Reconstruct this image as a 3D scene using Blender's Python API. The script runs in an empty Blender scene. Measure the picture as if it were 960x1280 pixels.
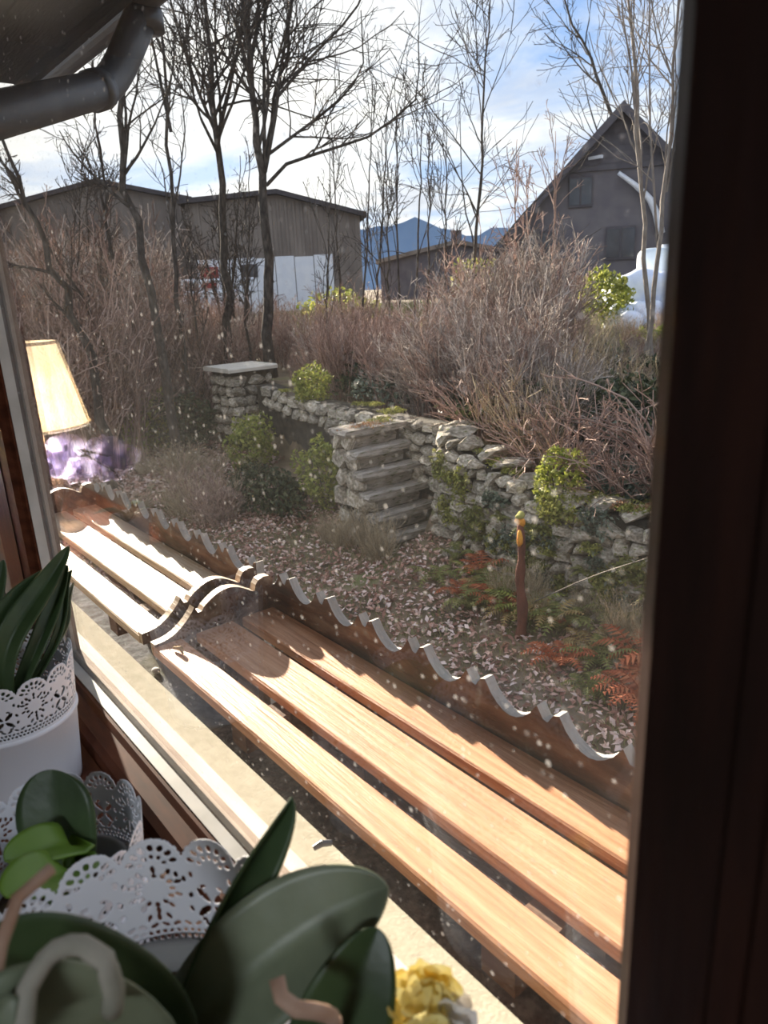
import bpy, bmesh, math, random
import numpy as np
from mathutils import Vector, Matrix

# ------------------------------------------------------------------ camera, sky, sun, exposure
SC = bpy.context.scene
COL = SC.collection
FPX = 915.3                                     # focal length in pixels of the 960x1280 frame
RW = np.array([[0.63149462, 0.20242676, -0.74849045],
               [0.77392251, -0.22371806, 0.59244762],
               [-0.04752358, -0.95340109, -0.29793938]])   # camera (right, down, forward) -> world
CAM = np.array([0.0, -0.28, 2.7])               # eye: 28 cm behind the pane, 2.7 m above the garden
cd = bpy.data.cameras.new('camera'); cam = bpy.data.objects.new('camera', cd); COL.objects.link(cam)
cd.sensor_fit = 'VERTICAL'; cd.sensor_height = 36.0; cd.lens = 36.0 * FPX / 1280.0
cd.clip_start = 0.02; cd.clip_end = 3000
mw = Matrix.Identity(4)
for i in range(3):
    mw[i][0] = RW[i, 0]; mw[i][1] = -RW[i, 1]; mw[i][2] = -RW[i, 2]; mw[i][3] = CAM[i]
cam.matrix_world = mw
cd.dof.use_dof = True; cd.dof.focus_distance = 1.9; cd.dof.aperture_fstop = 9.0
SC.camera = cam
SC.view_settings.view_transform = 'Standard'; SC.view_settings.look = 'None'
SC.view_settings.gamma = 1.0; SC.view_settings.use_curve_mapping = False
SC.view_settings.exposure = 0.95
SC.cycles.max_bounces = 8; SC.cycles.transparent_max_bounces = 12
SC.cycles.caustics_reflective = False; SC.cycles.caustics_refractive = False

SUN_DIR = Vector((-0.945, 0.155, 0.262)).normalized()      # towards the sun
sd = bpy.data.lights.new('sun', 'SUN'); sd.energy = 15.5; sd.color = (1.0, 0.86, 0.70); sd.angle = math.radians(0.6)
sun = bpy.data.objects.new('sun', sd); COL.objects.link(sun)
sun.rotation_euler = (-SUN_DIR).to_track_quat('-Z', 'Y').to_euler(); sun.location = (-20, 6, 12)

def make_world():
    w = bpy.data.worlds.new('sky'); SC.world = w; w.use_nodes = True
    n = w.node_tree.nodes; l = w.node_tree.links; n.clear()
    out = n.new('ShaderNodeOutputWorld'); bg = n.new('ShaderNodeBackground')
    tc = n.new('ShaderNodeTexCoord'); sep = n.new('ShaderNodeSeparateXYZ'); l.new(tc.outputs['Generated'], sep.inputs[0])
    def math_(op, a, b=None, clamp=False):
        m = n.new('ShaderNodeMath'); m.operation = op; m.use_clamp = clamp
        for i, v in enumerate((a, b)):
            if v is None: continue
            if isinstance(v, (int, float)): m.inputs[i].default_value = v
            else: l.new(v, m.inputs[i])
        return m.outputs[0]
    z = math_('MAXIMUM', sep.outputs[2], 0.0)
    zz = math_('ADD', z, 0.13)
    cx = math_('DIVIDE', sep.outputs[0], zz); cy = math_('DIVIDE', sep.outputs[1], zz)
    cmb = n.new('ShaderNodeCombineXYZ'); l.new(cx, cmb.inputs[0]); l.new(cy, cmb.inputs[1])
    no = n.new('ShaderNodeTexNoise'); no.inputs['Scale'].default_value = 0.75; no.inputs['Detail'].default_value = 7
    no.inputs['Roughness'].default_value = 0.62; no.inputs['Distortion'].default_value = 0.5
    l.new(cmb.outputs[0], no.inputs['Vector'])
    r = n.new('ShaderNodeValToRGB'); r.color_ramp.elements[0].position = 0.36; r.color_ramp.elements[1].position = 0.54
    r.color_ramp.elements[0].color = (0, 0, 0, 1); r.color_ramp.elements[1].color = (1, 1, 1, 1)
    l.new(no.outputs['Fac'], r.inputs[0])
    blue = n.new('ShaderNodeValToRGB'); l.new(z, blue.inputs[0])
    e = blue.color_ramp.elements
    e[0].position = 0.0; e[0].color = (0.30, 0.44, 0.66, 1); e[1].position = 0.5; e[1].color = (0.15, 0.28, 0.58, 1)
    no2 = n.new('ShaderNodeTexNoise'); no2.inputs['Scale'].default_value = 1.9; no2.inputs['Detail'].default_value = 5
    l.new(cmb.outputs[0], no2.inputs['Vector'])
    cl = n.new('ShaderNodeValToRGB'); l.new(no2.outputs['Fac'], cl.inputs[0])
    cl.color_ramp.elements[0].position = 0.36; cl.color_ramp.elements[0].color = (0.46, 0.49, 0.56, 1)
    cl.color_ramp.elements[1].position = 0.6; cl.color_ramp.elements[1].color = (0.76, 0.755, 0.74, 1)
    mx = n.new('ShaderNodeMixRGB'); l.new(r.outputs[0], mx.inputs[0]); l.new(blue.outputs[0], mx.inputs[1]); l.new(cl.outputs[0], mx.inputs[2])
    # brightening of thin cloud around the sun
    nv = n.new('ShaderNodeVectorMath'); nv.operation = 'NORMALIZE'; l.new(tc.outputs['Generated'], nv.inputs[0])
    dt = n.new('ShaderNodeVectorMath'); dt.operation = 'DOT_PRODUCT'; l.new(nv.outputs[0], dt.inputs[0]); dt.inputs[1].default_value = tuple(SUN_DIR)
    g = math_('POWER', math_('MAXIMUM', dt.outputs['Value'], 0.0), 9.0)
    gm = math_('MULTIPLY', g, 0.40)
    ga = n.new('ShaderNodeMixRGB'); ga.blend_type = 'ADD'; ga.inputs[0].default_value = 1.0
    gc = n.new('ShaderNodeMixRGB'); gc.inputs[1].default_value = (0, 0, 0, 1); gc.inputs[2].default_value = (1.0, 0.93, 0.80, 1); l.new(gm, gc.inputs[0])
    l.new(mx.outputs[0], ga.inputs[1]); l.new(gc.outputs[0], ga.inputs[2])
    l.new(ga.outputs[0], bg.inputs['Color']); bg.inputs['Strength'].default_value = 0.93
    l.new(bg.outputs[0], out.inputs[0])
make_world()

# ------------------------------------------------------------------ helpers
def ray(u, v): return RW @ np.array([u - 480.0, v - 640.0, FPX])
def at(u, v, d):                                 # pixel + horizontal distance -> world point
    r = ray(u, v); return CAM + r * d / math.hypot(r[0], r[1])
def near(u, v, d):                               # pixel + straight distance -> world point
    r = ray(u, v); return CAM + r * d / np.linalg.norm(r)
def onz(u, v, z): r = ray(u, v); return CAM + r * (z - CAM[2]) / r[2]
rng = np.random.default_rng(7)

class M:
    """collects vertices and faces for ONE mesh object"""
    def __init__(s): s.v = []; s.f = {}; s.n = 0
    def add(s, v, f):
        v = np.asarray(v, float).reshape(-1, 3); f = np.asarray(f, int)
        if f.ndim == 1: f = f.reshape(1, -1)
        s.v.append(v); s.f.setdefault(f.shape[1], []).append(f + s.n); s.n += len(v); return s
    def box(s, a, b, rot=None, piv=None):
        a = np.array(a, float); b = np.array(b, float)
        c = np.array([[x, y, z] for z in (0, 1) for y in (0, 1) for x in (0, 1)], float)
        v = a + c * (b - a)
        if rot is not None:
            p = np.array(piv if piv is not None else (a + b) / 2); v = (v - p) @ np.array(rot).T + p
        return s.add(v, [[0, 2, 3, 1], [4, 5, 7, 6], [0, 1, 5, 4], [2, 6, 7, 3], [0, 4, 6, 2], [1, 3, 7, 5]])
    def prism(s, poly, axis, a, b):
        """poly: 2-D outline; axis 0 -> outline is (y,z), 1 -> (x,z), 2 -> (x,y)"""
        p = np.asarray(poly, float); n = len(p)
        def put(t):
            o = np.zeros((n, 3)); k = [i for i in range(3) if i != axis]
            o[:, k[0]] = p[:, 0]; o[:, k[1]] = p[:, 1]; o[:, axis] = t; return o
        base = s.n
        s.v += [put(a), put(b)]; s.n += 2 * n
        i = np.arange(n); j = (i + 1) % n
        s.f.setdefault(4, []).append(np.stack([i, j, j + n, i + n], 1) + base)
        s.f.setdefault(n, []).append(np.array([i[::-1], i + n]) + base)
        return s
    def tubes(s, P, Rd, sides):
        v, f = tube_arrays(P, Rd, sides); return s.add(v, f)
    def tube(s, pts, r, sides=8, caps=True):
        P = np.asarray(pts, float)[None]; r = np.broadcast_to(np.asarray(r, float), (len(pts),))[None]
        b = s.n; s.tubes(P, r, sides)
        if caps:
            s.f.setdefault(sides, []).append(np.array([np.arange(sides)[::-1] + b, np.arange(sides) + b + (len(pts) - 1) * sides]))
        return s
    def lathe(s, prof, seg=48, c=(0, 0, 0)):
        prof = np.asarray(prof, float); k = len(prof); t = np.arange(seg) * 2 * math.pi / seg
        v = np.stack([prof[:, 0, None] * np.cos(t), prof[:, 0, None] * np.sin(t), np.repeat(prof[:, 1, None], seg, 1)], -1).reshape(-1, 3) + np.array(c)
        i = np.arange(k - 1)[:, None] * seg; a = np.arange(seg)[None]; b = (a + 1) % seg
        return s.add(v, np.stack([i + a, i + b, i + seg + b, i + seg + a], -1).reshape(-1, 4))
    def mesh(s, name, m, smooth=False, off=(0, 0, 0)):
        V = np.concatenate(s.v) - np.array(off)
        me = bpy.data.meshes.new(name); me.vertices.add(len(V)); me.vertices.foreach_set('co', V.ravel())
        idx = []; starts = []; p = 0
        for k, fl in s.f.items():
            F = np.concatenate(fl); idx.append(F.ravel()); starts.append(p + np.arange(len(F)) * k); p += F.size
        idx = np.concatenate(idx); starts = np.concatenate(starts)
        me.loops.add(len(idx)); me.loops.foreach_set('vertex_index', idx.astype(np.int32))
        me.polygons.add(len(starts)); me.polygons.foreach_set('loop_start', starts.astype(np.int32))
        me.update(calc_edges=True); me.validate()
        me.polygons.foreach_set('use_smooth', np.full(len(me.polygons), bool(smooth)))
        for mm in (m if isinstance(m, (list, tuple)) else [m]): me.materials.append(mm)
        return me
    def obj(s, name, m, parent=None, smooth=False):
        off = np.array(parent['_o']) if parent is not None and '_o' in parent else np.zeros(3)
        o = bpy.data.objects.new(name, s.mesh(name, m, smooth, off)); COL.objects.link(o)
        if parent is not None: o.parent = parent
        if parent is not None: o['_o'] = [float(x) for x in off]
        return o

def tube_arrays(P, Rd, sides):
    P = np.asarray(P, float); N, k, _ = P.shape
    T = np.gradient(P, axis=1); T /= np.linalg.norm(T, axis=2, keepdims=True) + 1e-9
    ref = np.where(np.abs(T[..., 2:3]) < 0.9, np.array([0.0, 0, 1]), np.array([1.0, 0, 0]))
    A = np.cross(T, ref); A /= np.linalg.norm(A, axis=2, keepdims=True) + 1e-9; B = np.cross(T, A)
    t = np.arange(sides) * 2 * math.pi / sides
    V = P[:, :, None] + Rd[:, :, None, None] * (np.cos(t)[:, None] * A[:, :, None] + np.sin(t)[:, None] * B[:, :, None])
    i = (np.arange(N)[:, None, None] * k + np.arange(k - 1)[None, :, None]) * sides
    a = np.arange(sides)[None, None]; b = (a + 1) % sides
    F = np.stack([i + a, i + b, i + sides + b, i + sides + a], -1).reshape(-1, 4)
    return V.reshape(-1, 3), F

def empty(name, loc):
    o = bpy.data.objects.new(name, None); COL.objects.link(o); o.location = loc; o.empty_display_size = 0.05
    o['_o'] = [float(x) for x in loc]; return o
def tag(o, label=None, cat=None, group=None, kind=None):
    if label: o['label'] = label
    if cat: o['category'] = cat
    if group: o['group'] = group
    if kind: o['kind'] = kind
    return o
def children_of(o): return [c for c in COL.objects if c.parent == o]
def copy_tree(o, kids):
    c = o.copy(); COL.objects.link(c)
    for ch, subs in kids:
        k = ch.copy(); COL.objects.link(k); k.parent = c
        for g in subs:
            q = g.copy(); COL.objects.link(q); q.parent = k
    return c

# ------------------------------------------------------------------ procedural materials
def mat(name, cols, scale=6.0, rough=0.8, bump=0.0, bscale=None, stretch=(1, 1, 1), spec=0.3, transl=0.0, rand=0.0,
        island=0.0, detail=5.0, metal=0.0, speck=None):
    m = bpy.data.materials.new(name); m.use_nodes = True
    n = m.node_tree.nodes; l = m.node_tree.links; b = n['Principled BSDF']; out = n['Material Output']
    tc = n.new('ShaderNodeTexCoord'); mp = n.new('ShaderNodeMapping'); mp.inputs['Scale'].default_value = stretch
    l.new(tc.outputs['Object'], mp.inputs[0])
    no = n.new('ShaderNodeTexNoise'); no.inputs['Scale'].default_value = scale; no.inputs['Detail'].default_value = detail
    l.new(mp.outputs[0], no.inputs['Vector'])
    rp = n.new('ShaderNodeValToRGB'); e = rp.color_ramp.elements
    if len(cols) == 1: cols = [cols[0], cols[0]]
    lo, hi = 0.32, 0.68
    e[0].position = lo; e[0].color = (*cols[0], 1); e[1].position = hi; e[1].color = (*cols[-1], 1)
    for i, c in enumerate(cols[1:-1]):
        x = e.new(lo + (hi - lo) * (i + 1) / (len(cols) - 1)); x.color = (*c, 1)
    fac = no.outputs['Fac']
    if island:
        g = n.new('ShaderNodeNewGeometry'); mm = n.new('ShaderNodeMixRGB'); mm.inputs[0].default_value = island
        l.new(fac, mm.inputs[1])
        mr = n.new('ShaderNodeMapRange'); mr.inputs[3].default_value = lo - 0.05; mr.inputs[4].default_value = hi + 0.05
        l.new(g.outputs['Random Per Island'], mr.inputs[0]); l.new(mr.outputs[0], mm.inputs[2]); fac = mm.outputs[0]
    l.new(fac, rp.inputs[0]); colr = rp.outputs[0]
    if speck:
        n2 = n.new('ShaderNodeTexNoise'); n2.inputs['Scale'].default_value = speck[1]; n2.inputs['Detail'].default_value = 3
        l.new(tc.outputs['Object'], n2.inputs['Vector'])
        r2 = n.new('ShaderNodeValToRGB'); r2.color_ramp.elements[0].position = speck[2]; r2.color_ramp.elements[1].position = speck[2] + 0.1
        l.new(n2.outputs['Fac'], r2.inputs[0])
        mx = n.new('ShaderNodeMixRGB'); l.new(r2.outputs[0], mx.inputs[0]); l.new(colr, mx.inputs[1]); mx.inputs[2].default_value = (*speck[0], 1); colr = mx.outputs[0]
    if rand:
        oi = n.new('ShaderNodeObjectInfo'); mr = n.new('ShaderNodeMapRange')
        mr.inputs[3].default_value = 1 - rand; mr.inputs[4].default_value = 1 + rand; l.new(oi.outputs['Random'], mr.inputs[0])
        hs = n.new('ShaderNodeHueSaturation'); l.new(mr.outputs[0], hs.inputs['Value']); l.new(colr, hs.inputs['Color']); colr = hs.outputs[0]
    l.new(colr, b.inputs['Base Color'])
    b.inputs['Roughness'].default_value = rough; b.inputs['Specular IOR Level'].default_value = spec; b.inputs['Metallic'].default_value = metal
    if bump:
        nb = n.new('ShaderNodeTexNoise'); nb.inputs['Scale'].default_value = bscale or scale * 3; nb.inputs['Detail'].default_value = 6
        l.new(mp.outputs[0], nb.inputs['Vector'])
        bp = n.new('ShaderNodeBump'); bp.inputs['Strength'].default_value = bump; bp.inputs['Distance'].default_value = 0.02
        l.new(nb.outputs['Fac'], bp.inputs['Height']); l.new(bp.outputs[0], b.inputs['Normal'])
    if transl:
        t = n.new('ShaderNodeBsdfTranslucent'); l.new(colr, t.inputs[0]); ms = n.new('ShaderNodeMixShader'); ms.inputs[0].default_value = transl
        l.new(b.outputs[0], ms.inputs[1]); l.new(t.outputs[0], ms.inputs[2]); l.new(ms.outputs[0], out.inputs[0])
    return m

def glass_material():
    m = bpy.data.materials.new('dusty_glass'); m.use_nodes = True
    n = m.node_tree.nodes; l = m.node_tree.links; n.clear()
    out = n.new('ShaderNodeOutputMaterial'); tr = n.new('ShaderNodeBsdfTransparent'); tr.inputs[0].default_value = (0.965, 0.975, 0.97, 1)
    gl = n.new('ShaderNodeBsdfGlossy'); gl.inputs['Roughness'].default_value = 0.0
    ge = n.new('ShaderNodeNewGeometry'); dt = n.new('ShaderNodeVectorMath'); dt.operation = 'DOT_PRODUCT'
    l.new(ge.outputs['Normal'], dt.inputs[0]); l.new(ge.outputs['Incoming'], dt.inputs[1])
    def math_(op, a, b=None):
        k = n.new('ShaderNodeMath'); k.operation = op; k.use_clamp = False
        for i, v in enumerate((a, b)):
            if v is None: continue
            if isinstance(v, (int, float)): k.inputs[i].default_value = v
            else: l.new(v, k.inputs[i])
        return k.outputs[0]
    c = math_('ABSOLUTE', dt.outputs['Value']); f = math_('POWER', math_('SUBTRACT', 1.0, c), 5.0)
    f = math_('ADD', math_('MULTIPLY', f, 0.96), 0.04)
    mx = n.new('ShaderNodeMixShader'); l.new(f, mx.inputs[0]); l.new(tr.outputs[0], mx.inputs[1]); l.new(gl.outputs[0], mx.inputs[2])
    # dust film and specks, lit by the sun from outside
    tc = n.new('ShaderNodeTexCoord')
    vo = n.new('ShaderNodeTexVoronoi'); vo.inputs['Scale'].default_value = 165; l.new(tc.outputs['Object'], vo.inputs['Vector'])
    big = n.new('ShaderNodeTexNoise'); big.inputs['Scale'].default_value = 5; big.inputs['Detail'].default_value = 4; l.new(tc.outputs['Object'], big.inputs['Vector'])
    sepc = n.new('ShaderNodeSeparateColor'); l.new(vo.outputs['Color'], sepc.inputs[0])
    rad = math_('MULTIPLY', math_('POWER', sepc.outputs[0], 3.0), 0.34)
    spk = math_('LESS_THAN', vo.outputs['Distance'], rad)
    spk = math_('MULTIPLY', spk, math_('MULTIPLY', sepc.outputs[1], 0.30))
    film = math_('MULTIPLY', math_('POWER', big.outputs['Fac'], 2.0), 0.035)
    tot = math_('ADD', spk, film)
    du = n.new('ShaderNodeBsdfTranslucent'); du.inputs[0].default_value = (0.9, 0.88, 0.84, 1)
    m2 = n.new('ShaderNodeMixShader'); l.new(tot, m2.inputs[0]); l.new(mx.outputs[0], m2.inputs[1]); l.new(du.outputs[0], m2.inputs[2])
    l.new(m2.outputs[0], out.inputs[0]); return m

MT = dict(
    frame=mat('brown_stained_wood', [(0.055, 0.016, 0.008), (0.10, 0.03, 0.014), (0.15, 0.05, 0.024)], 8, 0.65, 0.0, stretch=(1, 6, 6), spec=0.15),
    frame_shaded=mat('brown_stained_wood_shaded', [(0.012, 0.006, 0.005), (0.022, 0.009, 0.007), (0.034, 0.013, 0.009)], 8, 0.5, 0.08, stretch=(8, 8, 1), spec=0.25),  # darker copy of the frame wood, shade of the unlit room in its colour
    bead=mat('white_gasket', [(0.55, 0.54, 0.50), (0.72, 0.70, 0.66)], 20, 0.5),
    outer_frame=mat('weathered_outer_frame', [(0.30, 0.22, 0.17), (0.42, 0.33, 0.26)], 14, 0.8, 0.0, stretch=(1, 5, 5)),
    sill_white=mat('white_painted_sill', [(0.60, 0.55, 0.48), (0.72, 0.67, 0.60)], 9, 0.75, 0.0, stretch=(1, 4, 4)),
    stucco=mat('cream_stucco', [(0.38, 0.345, 0.26), (0.47, 0.43, 0.335)], 60, 0.95, 0.10, 260),
    stone_dark=mat('dark_rough_stone', [(0.03, 0.032, 0.038), (0.085, 0.09, 0.10), (0.19, 0.19, 0.205)], 45, 0.95, 0.25, 120, speck=((0.09, 0.085, 0.03), 3.0, 0.60)),
    slat=mat('planed_wood_slat', [(0.46, 0.21, 0.105), (0.58, 0.29, 0.155), (0.68, 0.37, 0.215)], 5, 0.50, 0.25, 8, stretch=(1.2, 22, 22), spec=0.45, rand=0.06),
    slat_pale=mat('glare_pale_wood_slat', [(0.55, 0.42, 0.30), (0.66, 0.52, 0.39), (0.72, 0.60, 0.46)], 5, 0.5, 0.25, 8, stretch=(1.2, 22, 22), spec=0.45, rand=0.05),  # paler slat colour carries the grazing glare of sun and sky
    board=mat('weathered_dark_board', [(0.045, 0.022, 0.014), (0.11, 0.055, 0.032), (0.20, 0.13, 0.09)], 7, 0.8, 0.5, 14, stretch=(1, 4, 4), speck=((0.22, 0.21, 0.19), 22.0, 0.66)),
    edge=mat('grey_weathered_edge', [(0.30, 0.28, 0.26), (0.46, 0.43, 0.40)], 12, 0.75, 0.3, 30, stretch=(1, 4, 1)),
    room=mat('room_plaster', [(0.22, 0.20, 0.175), (0.27, 0.25, 0.215)], 4, 0.95, 0.1, 40),
    room_floor=mat('oak_floor', [(0.20, 0.12, 0.07), (0.30, 0.19, 0.11)], 3, 0.5, 0.1, stretch=(1, 10, 1)),
    pot=mat('white_enamel', [(0.74, 0.75, 0.80), (0.80, 0.81, 0.86)], 3, 0.42, spec=0.4),
    pot_grey=mat('grey_plastic', [(0.22, 0.22, 0.22), (0.30, 0.30, 0.29)], 5, 0.5),
    soil=mat('bark_substrate', [(0.05, 0.03, 0.02), (0.14, 0.09, 0.05)], 60, 0.95, 1.0, 90),
    leaf=mat('dark_orchid_leaf', [(0.035, 0.065, 0.022), (0.055, 0.095, 0.035), (0.085, 0.13, 0.055)], 14, 0.42, 0.05, spec=0.5, transl=0.12),
    leaf_pale=mat('grey_green_orchid_leaf', [(0.17, 0.20, 0.13), (0.25, 0.29, 0.19), (0.33, 0.37, 0.27)], 12, 0.40, 0.04, 60, stretch=(1, 1, 1), spec=0.45, transl=0.10),
    leaf_bright=mat('bright_green_leaf', [(0.12, 0.24, 0.025), (0.20, 0.34, 0.04)], 10, 0.4, 0.03, spec=0.5, transl=0.25),
    root=mat('silvery_air_root', [(0.30, 0.30, 0.24), (0.46, 0.43, 0.36)], 50, 0.7),
    stub=mat('pinkish_stem', [(0.42, 0.25, 0.17), (0.58, 0.40, 0.30)], 40, 0.6),
    petal_yellow=mat('yellow_petal', [(0.86, 0.66, 0.16), (0.95, 0.86, 0.42)], 60, 0.6, transl=0.25),
    petal_white=mat('white_petal', [(0.78, 0.76, 0.72), (0.88, 0.86, 0.82)], 40, 0.6, transl=0.25),
    petal_purple=mat('lilac_petal', [(0.66, 0.58, 0.84), (0.80, 0.75, 0.94)], 30, 0.6, transl=0.35),
    ribbon=mat('blue_white_ceramic', [(0.55, 0.62, 0.82), (0.85, 0.86, 0.90)], 25, 0.3),
    shade=mat('parchment_lampshade', [(0.62, 0.46, 0.28), (0.82, 0.70, 0.50)], 9, 0.9, 0.0, stretch=(4, 4, 0.3), transl=0.45),
    brass=mat('lamp_base_wood', [(0.16, 0.09, 0.05), (0.25, 0.15, 0.08)], 6, 0.4),
    curtain=mat('dark_curtain', [(0.05, 0.05, 0.055), (0.10, 0.10, 0.105)], 12, 0.95, 0.4, stretch=(8, 8, 1)),
    soffit=mat('dark_soffit_board', [(0.010, 0.010, 0.013), (0.022, 0.021, 0.026)], 7, 0.8, 0.3, stretch=(1, 6, 6)),
    zinc=mat('dark_zinc', [(0.05, 0.052, 0.06), (0.10, 0.105, 0.115)], 6, 0.45, 0.05, spec=0.5),
    render=mat('house_render', [(0.50, 0.45, 0.36), (0.58, 0.53, 0.43)], 10, 0.95, 0.4, 60),
    ground=mat('leafy_soil', [(0.055, 0.042, 0.026), (0.13, 0.10, 0.06), (0.19, 0.14, 0.09), (0.15, 0.155, 0.06)], 1.6, 0.95, 0.8, 9, speck=((0.20, 0.14, 0.10), 9.0, 0.58)),
    stone=mat('grey_field_stone', [(0.16, 0.135, 0.10), (0.37, 0.325, 0.255), (0.62, 0.56, 0.48)], 6, 0.9, 0.6, 25, rand=0.30, speck=((0.15, 0.17, 0.045), 5.0, 0.60)),
    stone_core=mat('earth_and_rubble', [(0.030, 0.026, 0.020), (0.085, 0.072, 0.052)], 8, 0.95, 0.8, 30),
    step=mat('worn_stone_tread', [(0.22, 0.19, 0.16), (0.46, 0.41, 0.35)], 5, 0.9, 0.6, 25, rand=0.15, speck=((0.10, 0.10, 0.04), 7.0, 0.58)),
    cap=mat('pale_cap_slab', [(0.52, 0.49, 0.42), (0.66, 0.62, 0.54)], 6, 0.85, 0.4, 25, speck=((0.30, 0.32, 0.06), 3.0, 0.60)),
    moss=mat('yellow_green_moss', [(0.13, 0.14, 0.035), (0.27, 0.28, 0.06), (0.42, 0.40, 0.13)], 10, 0.9, island=0.9, transl=0.2),
    rust_moss=mat('rusty_lichen', [(0.26, 0.20, 0.08), (0.40, 0.20, 0.11), (0.44, 0.30, 0.20)], 8, 0.9, island=0.9, transl=0.2),
    bark=mat('dark_bark', [(0.028, 0.023, 0.02), (0.062, 0.053, 0.045), (0.11, 0.096, 0.082)], 7, 0.95, 0.8, 20, stretch=(3, 3, 1)),
    bark_pale=mat('grey_pale_bark', [(0.16, 0.135, 0.115), (0.28, 0.25, 0.22)], 9, 0.9, 0.4, 25, stretch=(3, 3, 1)),
    twig_red=mat('reddish_twigs', [(0.15, 0.095, 0.075), (0.34, 0.225, 0.18), (0.55, 0.42, 0.35)], 1.5, 0.85, island=0.8, rand=0.2),
    twig_grey=mat('greyish_brown_twigs', [(0.13, 0.105, 0.088), (0.30, 0.25, 0.215), (0.54, 0.48, 0.43)], 1.5, 0.85, island=0.8, rand=0.2),
    twig_tan=mat('straw_coloured_stalks', [(0.28, 0.21, 0.13), (0.46, 0.37, 0.24), (0.62, 0.53, 0.38)], 1.5, 0.85, island=0.8, rand=0.15, transl=0.2),
    fallen=mat('fallen_leaves', [(0.18, 0.085, 0.06), (0.42, 0.22, 0.165), (0.64, 0.43, 0.35), (0.82, 0.66, 0.60)], 3, 0.7, island=0.95, transl=0.15),
    grass=mat('short_grass', [(0.14, 0.16, 0.05), (0.26, 0.27, 0.10), (0.38, 0.35, 0.18)], 2, 0.8, island=0.8, transl=0.25),
    ivy=mat('grey_green_ivy', [(0.05, 0.075, 0.05), (0.12, 0.15, 0.105), (0.24, 0.27, 0.21)], 3, 0.55, island=0.9, transl=0.15),
    evergreen=mat('dark_evergreen', [(0.020, 0.030, 0.014), (0.055, 0.07, 0.03), (0.11, 0.12, 0.055)], 3, 0.6, island=0.9, transl=0.15),
    lime=mat('yellow_green_leaves', [(0.13, 0.16, 0.03), (0.27, 0.30, 0.055), (0.42, 0.42, 0.11)], 3, 0.6, island=0.9, transl=0.3),
    fern_green=mat('green_fern', [(0.10, 0.12, 0.03), (0.20, 0.21, 0.055), (0.30, 0.28, 0.10)], 3, 0.7, island=0.7, transl=0.3),
    fern_red=mat('russet_bracken', [(0.26, 0.06, 0.025), (0.42, 0.11, 0.045), (0.52, 0.20, 0.09)], 3, 0.8, island=0.7, transl=0.3),
    fern_tan=mat('tan_bracken', [(0.24, 0.15, 0.05), (0.38, 0.26, 0.10), (0.45, 0.35, 0.16)], 3, 0.8, island=0.7, transl=0.3),
    rust=mat('rusty_red_wood', [(0.11, 0.045, 0.03), (0.20, 0.08, 0.05)], 6, 0.9, 0.6, 20, stretch=(3, 3, 1)),
    orange=mat('orange_fungus', [(0.62, 0.20, 0.03), (0.72, 0.36, 0.05)], 20, 0.8, 0.4, 60),
    slate=mat('grey_slate_cladding', [(0.075, 0.07, 0.085), (0.11, 0.105, 0.12)], 4, 0.85, 0.2, 30),
    gable=mat('grey_rendered_gable', [(0.115, 0.108, 0.13), (0.165, 0.155, 0.17)], 1.5, 0.95, 0.2, 30),
    base_white=mat('pale_rendered_base', [(0.52, 0.51, 0.53), (0.62, 0.61, 0.62)], 2, 0.9),
    roof=mat('dark_roof_tiles', [(0.055, 0.05, 0.055), (0.09, 0.08, 0.085)], 5, 0.85, 0.3, 20),
    shed=mat('brown_timber_cladding', [(0.17, 0.145, 0.13), (0.26, 0.225, 0.20)], 1.2, 0.9, 0.2, 20, stretch=(1, 1, 0.4)),
    white_wall=mat('white_sheet_wall', [(0.70, 0.74, 0.82), (0.80, 0.83, 0.88)], 2, 0.7),
    red_paint=mat('red_painted_shutter', [(0.34, 0.06, 0.06), (0.42, 0.09, 0.08)], 8, 0.7),
    dark_glass=mat('dark_window_pane', [(0.03, 0.035, 0.045), (0.05, 0.055, 0.07)], 3, 0.1, spec=0.6),
    pale_metal=mat('pale_metal', [(0.62, 0.66, 0.76), (0.74, 0.77, 0.84)], 6, 0.4, spec=0.5),
    tarp=mat('pale_blue_tarpaulin', [(0.55, 0.63, 0.82), (0.74, 0.79, 0.90)], 2.5, 0.5, 0.6, 4, spec=0.4),
    tank=mat('translucent_white_tank', [(0.60, 0.70, 0.80), (0.72, 0.80, 0.86)], 3, 0.45),
    hill=mat('haze_blue_hill', [(0.16, 0.24, 0.37), (0.22, 0.31, 0.44)], 0.02, 1.0, detail=8),  # blue of the distance haze is put into the hill colour
    lamp_glow=mat('opal_glass', [(0.9, 0.9, 0.9)], 1, 0.3),
    glass=glass_material(),
)
b = MT['shade'].node_tree.nodes['Principled BSDF']; MT['shade'].node_tree.links.new(MT['shade'].node_tree.nodes['Color Ramp'].outputs[0], b.inputs['Emission Color']); b.inputs['Emission Strength'].default_value = 3.6
b = MT['lamp_glow'].node_tree.nodes['Principled BSDF']; b.inputs['Emission Color'].default_value = (0.92, 0.95, 1.0, 1); b.inputs['Emission Strength'].default_value = 3.0

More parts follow.
